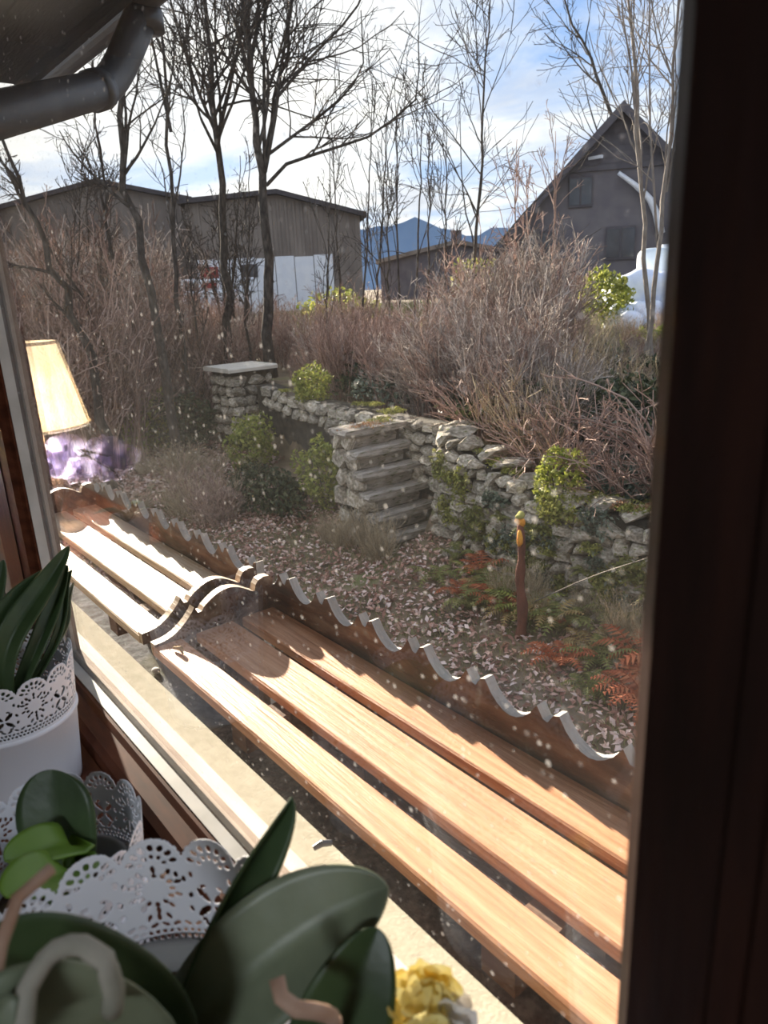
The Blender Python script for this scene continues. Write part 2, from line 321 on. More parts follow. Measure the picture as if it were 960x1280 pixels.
# ------------------------------------------------------------------ the ground
def sst(a, b_, x): t = np.clip((x - a) / (b_ - a), 0, 1); return t * t * (3 - 2 * t)
def wall_y(x): return np.interp(x, [-40, -10.6, -9.3, -6.4, -5.5, -5.3, -3.7, -2.5, 0, 7], [5.6, 5.6, 5.35, 4.95, 4.86, 4.55, 4.3, 4.27, 4.25, 4.3])
def wall_top(x): return np.interp(x, [-40, -10.6, -9.3, -6.2, -5.2, -4.6, -4.0, -3.5, -2.5, 0, 7], [1.25, 1.25, 1.2, 1.24, 1.26, 1.1, 0.98, 0.95, 1.0, 1.05, 1.1])
def gz(x, y):
    x = np.asarray(x, float); y = np.asarray(y, float); wy = wall_y(x)
    back = wall_top(x) - 0.14 + 0.3 * sst(0, 14, y - wy) + 0.05 * np.sin(x * 1.3) * np.sin(y * 0.9) * sst(0.3, 2, y - wy)
    front = 0.03 * np.sin(x * 1.7 + 0.5) * np.cos(y * 2.1) + 0.22 * np.exp(-np.clip(wy - y, 0, 9) / 0.45) + 1.2 * sst(-13, -18, x)
    w = np.where(x > -10.8, 0.2, np.minimum(0.2 + (-10.8 - x) * 0.6, 2.0))
    return front + (np.maximum(back, front) - front) * sst(0.05, 1, (y - wy) / w)
def make_ground():
    xs = np.concatenate([np.linspace(-130, -20, 40), np.arange(-19.7, 6, 0.16), np.linspace(6.3, 40, 16)])
    ys = np.concatenate([np.arange(0.05, 9.5, 0.10), np.arange(9.8, 22, 0.5), np.linspace(23, 130, 36)])
    X, Y = np.meshgrid(xs, ys); Z = gz(X, Y) + rng.normal(0, 0.010, X.shape) * (Y < 9)
    V = np.stack([X, Y, Z], -1).reshape(-1, 3); nx = len(xs); i = (np.arange(len(ys) - 1)[:, None] * nx + np.arange(nx - 1)[None]).ravel()
    g = M().add(V, np.stack([i, i + 1, i + nx + 1, i + nx], 1)).obj('ground', MT['ground'], smooth=True)
    tag(g, 'leaf-strewn garden soil stretching from the house to the meadow', kind='structure')
make_ground()
# ridge of far hills
def make_hills():
    m = M(); us = np.linspace(-700, 1500, 140); top = []
    for u in us:
        a = 288 + 9 * math.sin(u * 0.021 + 0.9) + 6 * math.sin(u * 0.057) + 3 * math.sin(u * 0.13) - 0.012 * (u - 480) * 0
        top.append(at(u, a - 0.0477 * (u - 480), 900))
    top = np.array(top); n = len(us); base = top.copy(); base[:, 2] = -20; back = top.copy(); back[:, :2] *= 1.35; back[:, 2] = -20
    V = np.concatenate([base, top, back]); i = np.arange(n - 1)
    m.add(V, np.concatenate([np.stack([i, i + 1, i + 1 + n, i + n], 1), np.stack([i + n, i + 1 + n, i + 1 + 2 * n, i + 2 * n], 1)]))
    tag(m.obj('hill_ridge', MT['hill'], smooth=True), 'wooded hills along the horizon, coloured haze-blue', kind='structure')
make_hills()

# ------------------------------------------------------------------ the room and its window
XL, XR, ZB, ZT = -1.255, -0.15, 2.111, 3.22      # clear opening of the pane frame (glass edges)
FL, CL = 1.15, 3.52
def room():
    w = M(); Y0, Y1 = -0.030, 0.012
    w.box((-2.9, Y0, FL - 0.1), (XL - 0.09, Y1, CL + 0.1)); w.box((XR + 0.22, Y0, FL - 0.1), (2.4, Y1, CL + 0.1))
    w.box((XL - 0.09, Y0, FL - 0.1), (XR + 0.22, Y1, ZB - 0.075)); w.box((XL - 0.09, Y0, ZT + 0.09), (XR + 0.22, Y1, CL + 0.1))
    tag(w.obj('wall_front', MT['room']), 'plastered window wall of the room', kind='structure')
    tag(M().box((-2.98, -3.3, FL - 0.1), (-2.9, 0.012, CL + 0.1)).obj('wall_left', MT['room']), 'plain plastered side wall behind the lamp', kind='structure')
    tag(M().box((2.4, -3.3, FL - 0.1), (2.48, 0.012, CL + 0.1)).obj('wall_right', MT['room']), 'plain plastered side wall', kind='structure')
    tag(M().box((-2.98, -3.38, FL - 0.1), (2.48, -3.3, CL + 0.1)).obj('wall_back', MT['room']), 'plain plastered rear wall of the room', kind='structure')
    tag(M().box((-2.9, -3.3, FL - 0.1), (2.4, -0.03, FL)).obj('floor', MT['room_floor']), 'brown wooden floor of the room', kind='structure')
    tag(M().box((-2.9, -3.3, CL), (2.4, -0.03, CL + 0.1)).obj('ceiling', MT['room']), 'plain plastered ceiling', kind='structure')
    # outer skin of the house: render above the stone plinth
    e = M(); e.box((-2.98, 0.014, 1.95), (2.48, 0.022, 2.02)); e.box((-2.98, 0.014, -0.2), (2.48, 0.06, 1.95))
    tag(e.obj('wall_outer', MT['render']), 'cream rendered outer wall below the window', kind='structure')
    p = M().box((-3.0, 0.06, -0.2), (2.5, 0.479, 1.70)).obj('wall_plinth', MT['stone_dark'])
    tag(p, 'dark rough stone ledge under the planter boxes', kind='structure')
room()

def window():
    root = empty('window_1', (0, 0, ZB)); tag(root, 'brown wooden window with one dusty pane', kind='structure')
    # profile: d = distance away from the glass edge, y = depth
    def bar(name, m, side, prof):
        mm = M(); prof = np.array(prof, float)      # (d, y)
        o = prof[:, 0]
        if side in 'bt':
            s = -1 if side == 'b' else 1; z0 = ZB if side == 'b' else ZT
            A = np.stack([XL - o, prof[:, 1], z0 + s * o], 1); B = np.stack([XR + o, prof[:, 1], z0 + s * o], 1)
        else:
            s = -1 if side == 'l' else 1; x0 = XL if side == 'l' else XR
            A = np.stack([x0 + s * o, prof[:, 1], ZB - o], 1); B = np.stack([x0 + s * o, prof[:, 1], ZT + o], 1)
        n = len(prof); i = np.arange(n); j = (i + 1) % n
        mm.add(np.concatenate([A, B]), np.stack([i, j, j + n, i + n], 1)); mm.f.setdefault(n, []).append(np.array([i[::-1], i + n]))
        ob = mm.obj(name, m, root); bm = bmesh.new(); bm.from_mesh(ob.data); bmesh.ops.recalc_face_normals(bm, faces=bm.faces); bm.to_mesh(ob.data); bm.free()
        return ob
    sash = [(0.004, -0.018), (0.004, -0.024), (0.010, -0.030), (0.013, -0.050), (0.022, -0.058), (0.075, -0.060), (0.075, 0.004), (0.012, 0.004), (0.012, -0.018)]
    slim = [(0.004, -0.018), (0.004, -0.022), (0.012, -0.026), (0.020, -0.034), (0.075, -0.034), (0.075, 0.004), (0.012, 0.004), (0.012, -0.018)]
    bead = [(0.0, -0.004), (0.002, -0.0185), (0.012, -0.0185), (0.012, -0.004)]
    outer = [(-0.003, 0.004), (-0.002, 0.016), (0.075, 0.018), (0.075, 0.004)]
    for s in 'bltr':
        fm = MT['frame_shaded'] if s == 'r' else MT['frame']
        bar('sash_rail' if s in 'bt' else 'sash_stile', fm, s, slim if s == 'l' else sash); bar('glazing_bead', MT['bead'], s, bead); bar('outer_frame', MT['outer_frame'], s, outer)
    # stepped frame of the near post: broad board with a raised moulding, coloured dark for shade
    M().box((XR + 0.075, -0.075, ZB - 0.10), (XR + 0.22, 0.028, ZT + 0.09)).obj('mullion', MT['frame_shaded'], root)
    M().box((XR + 0.060, -0.068, ZB - 0.08), (XR + 0.078, -0.058, ZT + 0.08)).obj('moulding', MT['frame_shaded'], root)
    M().box((XL - 0.20, -0.036, ZB - 0.10), (XL - 0.075, -0.030, ZT + 0.09)).obj('casing', MT['frame_shaded'], root)
    g = M().box((XL - 0.006, -0.004, ZB - 0.006), (XR + 0.006, 0.0, ZT + 0.006)).obj('pane', MT['glass'], root); g['label'] = 'dusty speckled glass pane'
    # outer sill: painted board, then stucco ledge
    s = M().prism([(0.0185, ZB - 0.018), (0.048, ZB - 0.024), (0.048, ZB - 0.055), (0.0185, ZB - 0.055)], 0, -2.9, 2.4).obj('trim_1', MT['sill_white'])
    tag(s, 'white painted sill board outside the pane', kind='structure')
    c = M().prism([(0.0485, ZB - 0.033), (0.097, ZB - 0.040), (0.097, ZB - 0.14), (0.023, ZB - 0.14), (0.023, ZB - 0.056), (0.0485, ZB - 0.056)], 0, -2.9, 2.4).obj('trim_2', MT['stucco'])
    tag(c, 'cream stucco window ledge beside the planter slats', kind='structure')
    # inner sill
    t = M().prism([(-0.46, 2.035), (-0.46, 2.065), (-0.455, 2.07), (-0.0605, 2.07), (-0.0605, 2.035)], 0, -2.85, 1.2).obj('trim_3', MT['frame'])
    tag(t, 'dark brown inner window sill carrying the flower pots', kind='structure')
    f = M().box((-2.85, -0.42, FL), (1.2, -0.38, 2.035)).obj('trim_4', MT['frame_shaded']); tag(f, 'dark wooden apron below the inner sill', kind='structure')
window()

# eave, gutter and swan-neck downpipe
def eave():
    r = empty('roof_eave', (-3.2, 0.03, 3.5)); tag(r, 'dark boarded roof overhang above the window', kind='structure')
    s = M(); ny = 6
    for k in range(ny):
        y0 = 0.03 + k * 0.098; M().box((-3.2, y0, 3.46 + 0.004 * (k % 2)), (2.6, y0 + 0.094, 3.485)).obj('soffit_board', MT['soffit'], r)
    M().box((-3.2, 0.615, 3.43), (2.6, 0.64, 3.62)).obj('fascia', MT['soffit'], r)
    M().prism([(0.02, 3.49), (0.60, 3.49), (0.66, 3.62), (0.02, 3.95)], 0, -3.25, 2.6).obj('roof_edge', MT['roof'], r)
    # half-round gutter
    g = M(); a = np.linspace(math.pi, 2 * math.pi, 13); ro, ri = 0.062, 0.056; cy, cz = 0.705, 3.50
    prof = [(cy + ro * math.cos(t), cz + ro * math.sin(t)) for t in a] + [(cy + ri * math.cos(t), cz + ri * math.sin(t)) for t in a[::-1]]
    g.prism(prof, 0, -3.22, 2.6)
    go = g.obj('gutter', MT['zinc']); tag(go, 'dark half-round gutter along the roof edge', 'gutter')
    # swan neck: outlet below the gutter, elbow, then back to the wall
    A = np.array([-2.17, 0.60, 3.45]); el = at(140, 108, 2.33); wl = CAM + ray(-60, 158) / ray(-60, 158)[1] * 0.34
    top = np.array([el[0] - 0.03, cy, cz - ro + 0.004])
    def bez(p0, p1, p2, n=6): return [(1 - t) ** 2 * p0 + 2 * t * (1 - t) * p1 + t * t * p2 for t in np.linspace(0, 1, n)]
    d1 = (top - el) / np.linalg.norm(top - el); d2 = (wl - el) / np.linalg.norm(wl - el)
    path = [top] + bez(el + d1 * 0.10, el, el + d2 * 0.10) + [wl] ; dn = np.array([0, 0, -1.0])
    path += bez(wl + d2 * 0.02, wl + d2 * 0.08, wl + d2 * 0.08 + dn * 0.1, 5)[1:] + [wl + d2 * 0.08 + dn * 0.18]
    dp = empty('downpipe', path[-1]); tag(dp, 'dark zinc downpipe bending from gutter back to wall', 'downpipe')
    M().tube(path, 0.044, 16).obj('pipe', MT['zinc'], dp, smooth=True)
    M().tube([el + d2 * 0.10 - d2 * 0.02, el + d2 * 0.10 + d2 * 0.03], 0.05, 16).obj('joint_collar', MT['zinc'], dp, smooth=True)
    M().tube([top, top - np.array([0, 0, 0.05])], 0.052, 16).obj('outlet_collar', MT['zinc'], dp, smooth=True)
    e = path[-1]; M().tube([e, (e[0], e[1], 0.05)], 0.043, 14).obj('lower_pipe', MT['zinc'], dp, smooth=True)
eave()

# ------------------------------------------------------------------ planter boxes outside
ZS = 2.0                                         # top of the slats
def scallop_outline(x0, x1, z0, h, tip=0.042, per=0.147, phase=-0.013):
    """front board outline: long dips between paired pointed tips"""
    pts = [(x0, z0)]
    top = []
    x = x0 - ((x0 + phase) % per) - per
    while x < x1 + per:
        for t in np.linspace(0, 1, 9):                      # long concave dip
            top.append((x + t * per * 0.72, h - tip * math.sin(math.pi * t) ** 0.8))
        top.append((x + per * 0.80, h - 0.018)); top.append((x + per * 0.86, h - 0.020)); top.append((x + per * 0.93, h - 0.004))
        x += per
    top = [(a, z0 + c if False else c) for a, c in top if x0 < a < x1]
    return pts + [(x0, top[0][1])] + top + [(x1, top[-1][1]), (x1, z0)]
def end_outline():
    """profile of the end board in (y, z): scrolled bracket, low by the house and high at the front"""
    y = lambda v: v - 0.28
    p = [(y(.47), ZS - 0.02), (y(.47), ZS + 0.006)]
    for t in np.linspace(0, 1, 7): p.append((y(.475 + .085 * t), ZS + 0.006 + 0.045 * t ** 2.2))
    p += [(y(.566), ZS + 0.060), (y(.573), ZS + 0.046), (y(.582), ZS + 0.046)]
    for t in np.linspace(0, 1, 13): p.append((y(.588 + .115 * t), ZS + 0.046 + 0.034 * math.sin(math.pi * (0.08 + 0.82 * t))))
    p += [(y(.712), ZS + 0.052), (y(.716), ZS + 0.066), (y(.724), ZS + 0.076), (y(.738), ZS + 0.080), (y(.752), ZS + 0.078), (y(.759), ZS + 0.070), (y(.759), ZS - 0.02)]
    return p
def planter(x0, x1, slat_m, label, left_end, right_end):
    r = empty('planter_box', (x0, 0.19, ZS - 0.02)); tag(r, label, 'planter box', 'slatted window boxes outside')
    for a, b_ in ((.468, .532), (.5625, .653), (.674, .757)):
        m = M(); y0, y1 = a - .28, b_ - .28; e = 0.003; zz = ZS
        m.prism([(y0, zz - 0.02), (y0, zz - e), (y0 + e, zz), (y1 - e, zz), (y1, zz - e), (y1, zz - 0.02)], 0, x0 + 0.012, x1 - 0.012)
        m.obj('slat', slat_m, r)
    fb = M().prism(scallop_outline(x0, x1, ZS - 0.30, ZS + 0.088), 1, 0.480, 0.500)  # unseen lower part made deep to keep sun off the ledge
    o = fb.obj('front_board', [MT['board'], MT['edge']], r)
    for p in o.data.polygons:
        if p.normal.z > 0.2 or abs(p.normal.x) > 0.5: p.material_index = 1
    for x, on in ((x0, left_end), (x1 - 0.02, right_end)):
        if not on: continue
        e = M().prism(end_outline(), 0, x, x + 0.022).obj('end_board', [MT['board'], MT['slat_pale']], r)
        bm = bmesh.new(); bm.from_mesh(e.data); bmesh.ops.recalc_face_normals(bm, faces=bm.faces); bm.to_mesh(e.data); bm.free()
        for p in e.data.polygons:
            if abs(p.normal.x) < 0.3: p.material_index = 1
    for x in np.arange(x0 + 0.35, x1, 0.6):
        M().box((x, 0.19, ZS - 0.06), (x + 0.05, 0.479, ZS - 0.02)).obj('bearer', MT['board'], r)
        M().box((x + 0.005, 0.435, 1.70), (x + 0.045, 0.478, ZS - 0.06)).obj('foot', MT['board'], r)
    return r
planter(-2.62, -1.455, MT['slat_pale'], 'slatted planter box coloured pale as if in glare, with scalloped board, far side of the scrolled bracket', True, True)
planter(-1.405, 1.6, MT['slat'], 'orange-brown slatted planter box with scalloped board, its end bracket casting shadow', True, True)
def small_bits():
    tw = M().tube([(-1.345, .215, ZS + .005), (-1.325, .222, ZS + .009), (-1.305, .218, ZS + .006)], [0.003, 0.005, 0.002], 6)
    tag(tw.obj('dry_leaf_curl', MT['fern_tan']), 'small curled dry leaf lying on a planter slat', 'leaf')
    p = onz(195, 839, 1.706); m = M(); bm = bmesh.new(); bmesh.ops.create_icosphere(bm, subdivisions=2, radius=1)
    v = np.array([q.co[:] for q in bm.verts]) * np.array([0.016, 0.011, 0.008]) + np.array([p[0], p[1], 1.708]); f = np.array([[q.index for q in fc.verts] for fc in bm.faces]); bm.free()
    tag(m.add(v, f).obj('pebble', MT['base_white'], smooth=True), 'white pebble on the dark ledge below the planter', 'pebble')
    a = onz(392, 1064, ZB - 0.030); c = onz(414, 1057, ZB - 0.032)
    tag(M().tube([a + (0, 0, .004), (a + c) / 2 + (0, 0, .007), c + (0, 0, .004)], [0.003, 0.004, 0.0035], 8).obj('metal_hook', MT['zinc']), 'small dark metal hook lying on the outer sill', 'hook')
small_bits()

# ------------------------------------------------------------------ stones
def stone_mesh(seed, m, box=3.2):
    r = np.random.default_rng(seed); bm = bmesh.new()
    p = r.normal(size=(16, 3)); p = np.sign(p) * np.abs(p / (np.sum(np.abs(p) ** box, 1, keepdims=True) ** (1 / box))) * 0.5
    for q in p: bm.verts.new(q)
    bmesh.ops.convex_hull(bm, input=bm.verts)
    bmesh.ops.delete(bm, geom=[v for v in bm.verts if not v.link_faces], context='VERTS')
    co = np.array([v.co[:] for v in bm.verts]); c = (co.max(0) + co.min(0)) / 2; s = co.max(0) - co.min(0)
    for v in bm.verts: v.co = [(v.co[i] - c[i]) / s[i] for i in range(3)]
    me = bpy.data.meshes.new('stone'); bm.to_mesh(me); bm.free(); me.materials.append(m); return me
STONES = [stone_mesh(100 + i, MT['stone']) for i in range(9)]
def tread_mesh(seed):
    r = np.random.default_rng(seed); bm = bmesh.new(); bmesh.ops.create_cube(bm, size=1.0); bmesh.ops.subdivide_edges(bm, edges=bm.edges, cuts=1, use_grid_fill=True)
    for v in bm.verts:
        k = sum(abs(c) > .4 for c in v.co); f = {3: .93, 2: .98}.get(k, 1.0); v.co = [c * f + r.normal(0, .022) for c in v.co]
    me = bpy.data.meshes.new('tread'); bm.to_mesh(me); bm.free(); me.materials.append(MT['step']); return me
TREADS = [tread_mesh(200 + i) for i in range(3)]
def put_stone(me, parent, name, loc, size, rz=0.0, tilt=0.0):
    o = bpy.data.objects.new(name, me); COL.objects.link(o); o.parent = parent
    off = np.array(parent['_o']); o.location = tuple(np.array(loc) - off); o.scale = size; o.rotation_euler = (tilt, tilt * 0.5, rz); return o

def blob(m, c, r, seed, sub=2, amp=0.25):
    rr = np.random.default_rng(seed); bm = bmesh.new(); bmesh.ops.create_icosphere(bm, subdivisions=sub, radius=1)
    v = np.array([q.co[:] for q in bm.verts]); f = np.array([[q.index for q in fc.verts] for fc in bm.faces]); bm.free()
    k = rr.normal(size=(4, 3)) * 2.2; ph = rr.uniform(0, 6, 4)
    d = 1 + amp * np.sin(v @ k.T + ph).mean(1, keepdims=True) * 1.6
    m.add(v * d * np.array(r) + np.array(c), f)

def leaves(pos, size, r, flatness=0.0):
    n = len(pos); a = r.normal(size=(n, 3)); 
    if flatness: a[:, 2] *= (1 - flatness)
    a /= np.linalg.norm(a, axis=1, keepdims=True); nn = r.normal(size=(n, 3)) 
    if flatness: nn = nn * (1 - flatness) + np.array([0, 0, 1.0]) * flatness * 2
    b_ = np.cross(nn, a); b_ /= np.linalg.norm(b_, axis=1, keepdims=True) + 1e-9; u = np.cross(a, b_)
    s = (size * r.uniform(.6, 1.3, n))[:, None]; bend = r.uniform(.05, .3, (n, 1))
    V = np.stack([pos - a * s, pos + b_ * s * .5 + u * s * bend, pos + a * s, pos - b_ * s * .5 + u * s * bend], 1).reshape(-1, 3)
    i = np.arange(n) * 4; return M().add(V, np.concatenate([np.stack([i, i + 1, i + 2], 1), np.stack([i, i + 2, i + 3], 1)]))

def moss_tuft(c, r3, seed, m, root):
    r = np.random.default_rng(seed); n = 420; q = r.normal(size=(n, 3)); q /= np.linalg.norm(q, axis=1, keepdims=True); q *= r.random((n, 1)) ** .4; q[:, 2] = np.abs(q[:, 2])
    leaves(q * np.array(r3) * (1 + .35 * np.sin(q[:, :1] * 7 + seed)) + np.array(c), .013, r).obj('moss_cushion', m, root)['kind'] = 'stuff'
def garden_wall():
    root = empty('dry_stone_wall', (-6.0, 4.7, 0.0)); tag(root, 'mossy dry-stone garden wall running beside the stone steps', 'stone wall')
    xs = np.concatenate([np.linspace(-10.7, -6.35, 16), np.linspace(-6.3, 6.5, 60)]); n = len(xs)
    yw, zt = wall_y(xs), wall_top(xs); pr = []
    for y0, z in ((0.07, -0.25), (0.07, None), (0.40, None), (0.40, -0.25)):
        pr.append(np.stack([xs, yw + y0, (zt - 0.04) if z is None else np.full(n, z)], 1))
    V = np.concatenate(pr); i = np.arange(n - 1); F = []
    for a in range(4): b_ = (a + 1) % 4; F.append(np.stack([a * n + i, a * n + i + 1, b_ * n + i + 1, b_ * n + i], 1))
    core = M().add(V, np.concatenate(F)); core.add(np.stack([p[0] for p in pr] + [p[-1] for p in pr]), [[0, 1, 2, 3], [7, 6, 5, 4]])
    core.obj('rubble_core', MT['stone_core'], root)
    r = np.random.default_rng(5); cnt = 0; far = M()
    x = -5.12; cols = []
    z = 0.0
    # face stones in rough courses
    for row in range(11):
        z0 = row * 0.112; x = (-6.35 if row > 4 else -5.42) + r.uniform(-.05, .05)
        while x < 1.6:
            big = r.random() < 0.25
            w = r.uniform(0.12, 0.22) * (1.35 if big else 1); h = r.uniform(0.085, 0.13) * (1.2 if big else 1)
            zc = z0 + 0.07 + r.uniform(-.02, .02)
            if zc + h / 2 < wall_top(x) + 0.03 and zc > -0.05:
                loc = (x + w / 2, float(wall_y(x)) + 0.055 + r.uniform(-.03, .02) + (wall_top(x) - zc) * -0.06, zc)
                if x < -2.25:
                    put_stone(STONES[r.integers(9)], root, 'stone', loc, (w * 1.06, 0.17, h * 1.08), r.uniform(-.25, .25), r.uniform(-.15, .15)); cnt += 1
                else:
                    me = STONES[r.integers(9)]; v = np.array([q.co[:] for q in me.vertices]) * np.array([w, 0.17, h]) + np.array(loc)
                    far.add(v, np.array([list(p.vertices) for p in me.polygons]))
            x += w * 0.98
    # far run of wall behind the steps, and the coping
    for row in range(2):
        x = -10.4
        while x < -6.4:
            w = r.uniform(0.2, 0.42)
            zc = wall_top(x) - 0.10 - row * 0.16
            put_stone(STONES[r.integers(9)], root, 'stone', (x + w / 2, float(wall_y(x)) + 0.06, zc), (w * 1.05, 0.2, 0.17), r.uniform(-.2, .2)); x += w
    x = -5.45
    while x < -2.2:
        w = r.uniform(0.18, 0.36)
        put_stone(STONES[r.integers(9)], root, 'coping_stone', (x + w / 2, float(wall_y(x)) + 0.20 + r.uniform(-.04, .04), wall_top(x) + r.uniform(-.02, .02)), (w * 1.05, 0.34, r.uniform(.09, .14)), r.uniform(-.25, .25), r.uniform(-.08, .08)); x += w * .97
    while x < 1.5:
        w = r.uniform(0.2, 0.4); me = STONES[r.integers(9)]
        v = np.array([q.co[:] for q in me.vertices]) * np.array([w, 0.36, 0.12]) + np.array([x + w / 2, float(wall_y(x)) + 0.2, wall_top(x)]); far.add(v, np.array([list(p.vertices) for p in me.polygons])); x += w
    tag(far.obj('stonework', MT['stone'], root), kind='stuff')
    # fallen stones at the foot
    for k in range(16):
        x = r.uniform(-4.9, -2.4); y = float(wall_y(x)) - r.uniform(.1, .45); s = r.uniform(.10, .22)
        put_stone(STONES[r.integers(9)], root, 'stone', (x, y, float(gz(x, y)) + s * .2), (s, s * .8, s * .6), r.uniform(0, 3))
    # moss cushions on the coping and tucked in the face
    spots = [(x, float(wall_y(x)) + r.uniform(.08, .30), float(wall_top(x)) + 0.045, r.uniform(.07, .16), .030) for x in np.concatenate([r.uniform(-5.0, -4.2, 5), r.uniform(-3.6, -2.3, 9), r.uniform(-9.5, -6.5, 8)])]
    spots += [(x, float(wall_y(x)) - 0.05, r.uniform(.15, .8), r.uniform(.05, .10), .06) for x in r.uniform(-4.6, -2.3, 13)]
    for k, (x, y, z, s, h) in enumerate(spots):
        moss_tuft((x, y, z - .02), (s * 1.25, s * .8, h * 1.1), 40 + k, MT['rust_moss'] if k in (7, 9, 11) else MT['moss'], root)
garden_wall()

def stone_stairs():
    root = empty('stone_stairs', (-5.7, 4.4, 0.0)); tag(root, 'worn stone staircase climbing along the garden wall', 'stairs')
    r = np.random.default_rng(11); n = 6; rise = 0.208; y0, y1 = 4.10, 4.86
    core = M()
    for i in range(n):
        xf = -5.48 - 0.115 * i
        core.box((-6.40, y0 + 0.08, -0.1 if i == 0 else i * rise - 0.02), (xf - 0.16, y1 + 0.05, (i + 1) * rise - 0.06))
    core.obj('core', MT['stone_core'], root)
    for i in range(n):
        xf = -5.48 - 0.115 * i; xb = xf - (0.20 if i < n - 1 else 0.34)
        put_stone(TREADS[i % 3], root, 'tread', ((xf + xb) / 2, (y0 + y1) / 2, (i + 1) * rise - 0.032), (xf - xb, y1 - y0 + .06, 0.075), r.uniform(-.05, .05))
        put_stone(TREADS[(i + 1) % 3], root, 'riser', (xf - 0.16, (y0 + y1) / 2 + .03, i * rise + 0.07), (0.08, y1 - y0 - .10, 0.16), r.uniform(-.05, .05))
        # flank masonry towards the garden
        x = -6.40
        while x < xf - 0.12:
            w = min(r.uniform(.16, .3), xf - 0.06 - x)
            put_stone(STONES[r.integers(9)], root, 'flank_stone', (x + w / 2, y0 + 0.06 + r.uniform(-.015, .015), i * rise + 0.10), (w * 1.08, 0.16, rise * 1.08), r.uniform(-.12, .12)); x += w
    moss_tuft((-6.2, 4.45, n * rise), (.17, .30, .03), 77, MT['rust_moss'], root)
    moss_tuft((-6.3, 4.70, n * rise), (.14, .16, .04), 78, MT['moss'], root)
stone_stairs()

def pillar():
    c = np.array([-11.3, 5.72, 0.0]); root = empty('stone_pillar', c); tag(root, 'dark square stone pillar with a pale cap slab', 'pillar')
    r = np.random.default_rng(21); w = 0.40
    M().box((c[0] - w + .06, c[1] - w + .06, 0.2), (c[0] + w - .06, c[1] + w - .06, 1.42)).obj('core', MT['stone_core'], root)
    for row in range(6):
        z = 0.45 + row * 0.165
        for side in range(2):
            t = -w
            while t < w - .05:
                l = min(r.uniform(.2, .34), w - t)
                loc = (c[0] + t + l / 2, c[1] - w + .05, z) if side == 0 else (c[0] + w - .05, c[1] + t + l / 2, z)
                put_stone(STONES[r.integers(9)], root, 'stone', loc, (l, .16, .17) if side == 0 else (.16, l, .17), r.uniform(-.1, .1)); t += l
    M().prism([(c[0] - .46, 1.43), (c[0] + .46, 1.43), (c[0] + .46, 1.48), (c[0] + .42, 1.50), (c[0] - .42, 1.50), (c[0] - .46, 1.48)], 1, c[1] - .46, c[1] + .46).obj('cap_slab', MT['cap'], root)
pillar()

# ------------------------------------------------------------------ bare trees and shrubs
def spawn(P, Rd, m, t0, t1, lenf, ang, k, up, wob, r, rf=0.55, taper=0.3, minr=0.0):
    """m side shoots for every polyline of P (N,k0,3); returns (N*m,k,3), radii, parent index"""
    N, k0, _ = P.shape; L = np.linalg.norm(np.diff(P, axis=1), axis=2).sum(1)
    t = r.uniform(t0, t1, (N, m)); s = t * (k0 - 1); i = np.minimum(s.astype(int), k0 - 2); f = (s - i)[..., None]
    n = np.arange(N)[:, None]; pos = P[n, i] * (1 - f) + P[n, i + 1] * f; T = P[n, i + 1] - P[n, i]; T /= np.linalg.norm(T, axis=2, keepdims=True) + 1e-9
    rr = Rd[n, i] * (1 - f[..., 0]) + Rd[n, i + 1] * f[..., 0]
    q = r.normal(size=T.shape); q -= (q * T).sum(2, keepdims=True) * T; q /= np.linalg.norm(q, axis=2, keepdims=True) + 1e-9
    a = np.radians(r.normal(ang, ang * .25, (N, m, 1))); D = np.cos(a) * T + np.sin(a) * q
    ln = (L[:, None] * lenf * (1.15 - 0.7 * t) * r.uniform(.6, 1.25, (N, m)))[..., None] / (k - 1)
    pts = [pos]
    for j in range(k - 1):
        D = D + np.array([0, 0, up]) + r.normal(size=D.shape) * wob; D /= np.linalg.norm(D, axis=2, keepdims=True)
        pts.append(pts[-1] + D * ln)
    Q = np.stack(pts, 2).reshape(N * m, k, 3)
    rad = np.maximum(rr * rf, minr)[..., None] * np.linspace(1, taper, k); rad = np.maximum(rad, minr)
    return Q, rad.reshape(N * m, k), np.repeat(np.arange(N), m)

def resample(pts, k):
    pts = np.asarray(pts, float); d = np.concatenate([[0], np.cumsum(np.linalg.norm(np.diff(pts, axis=0), axis=1))]); t = np.linspace(0, d[-1], k)
    return np.stack([np.interp(t, d, pts[:, i]) for i in range(3)], 1)

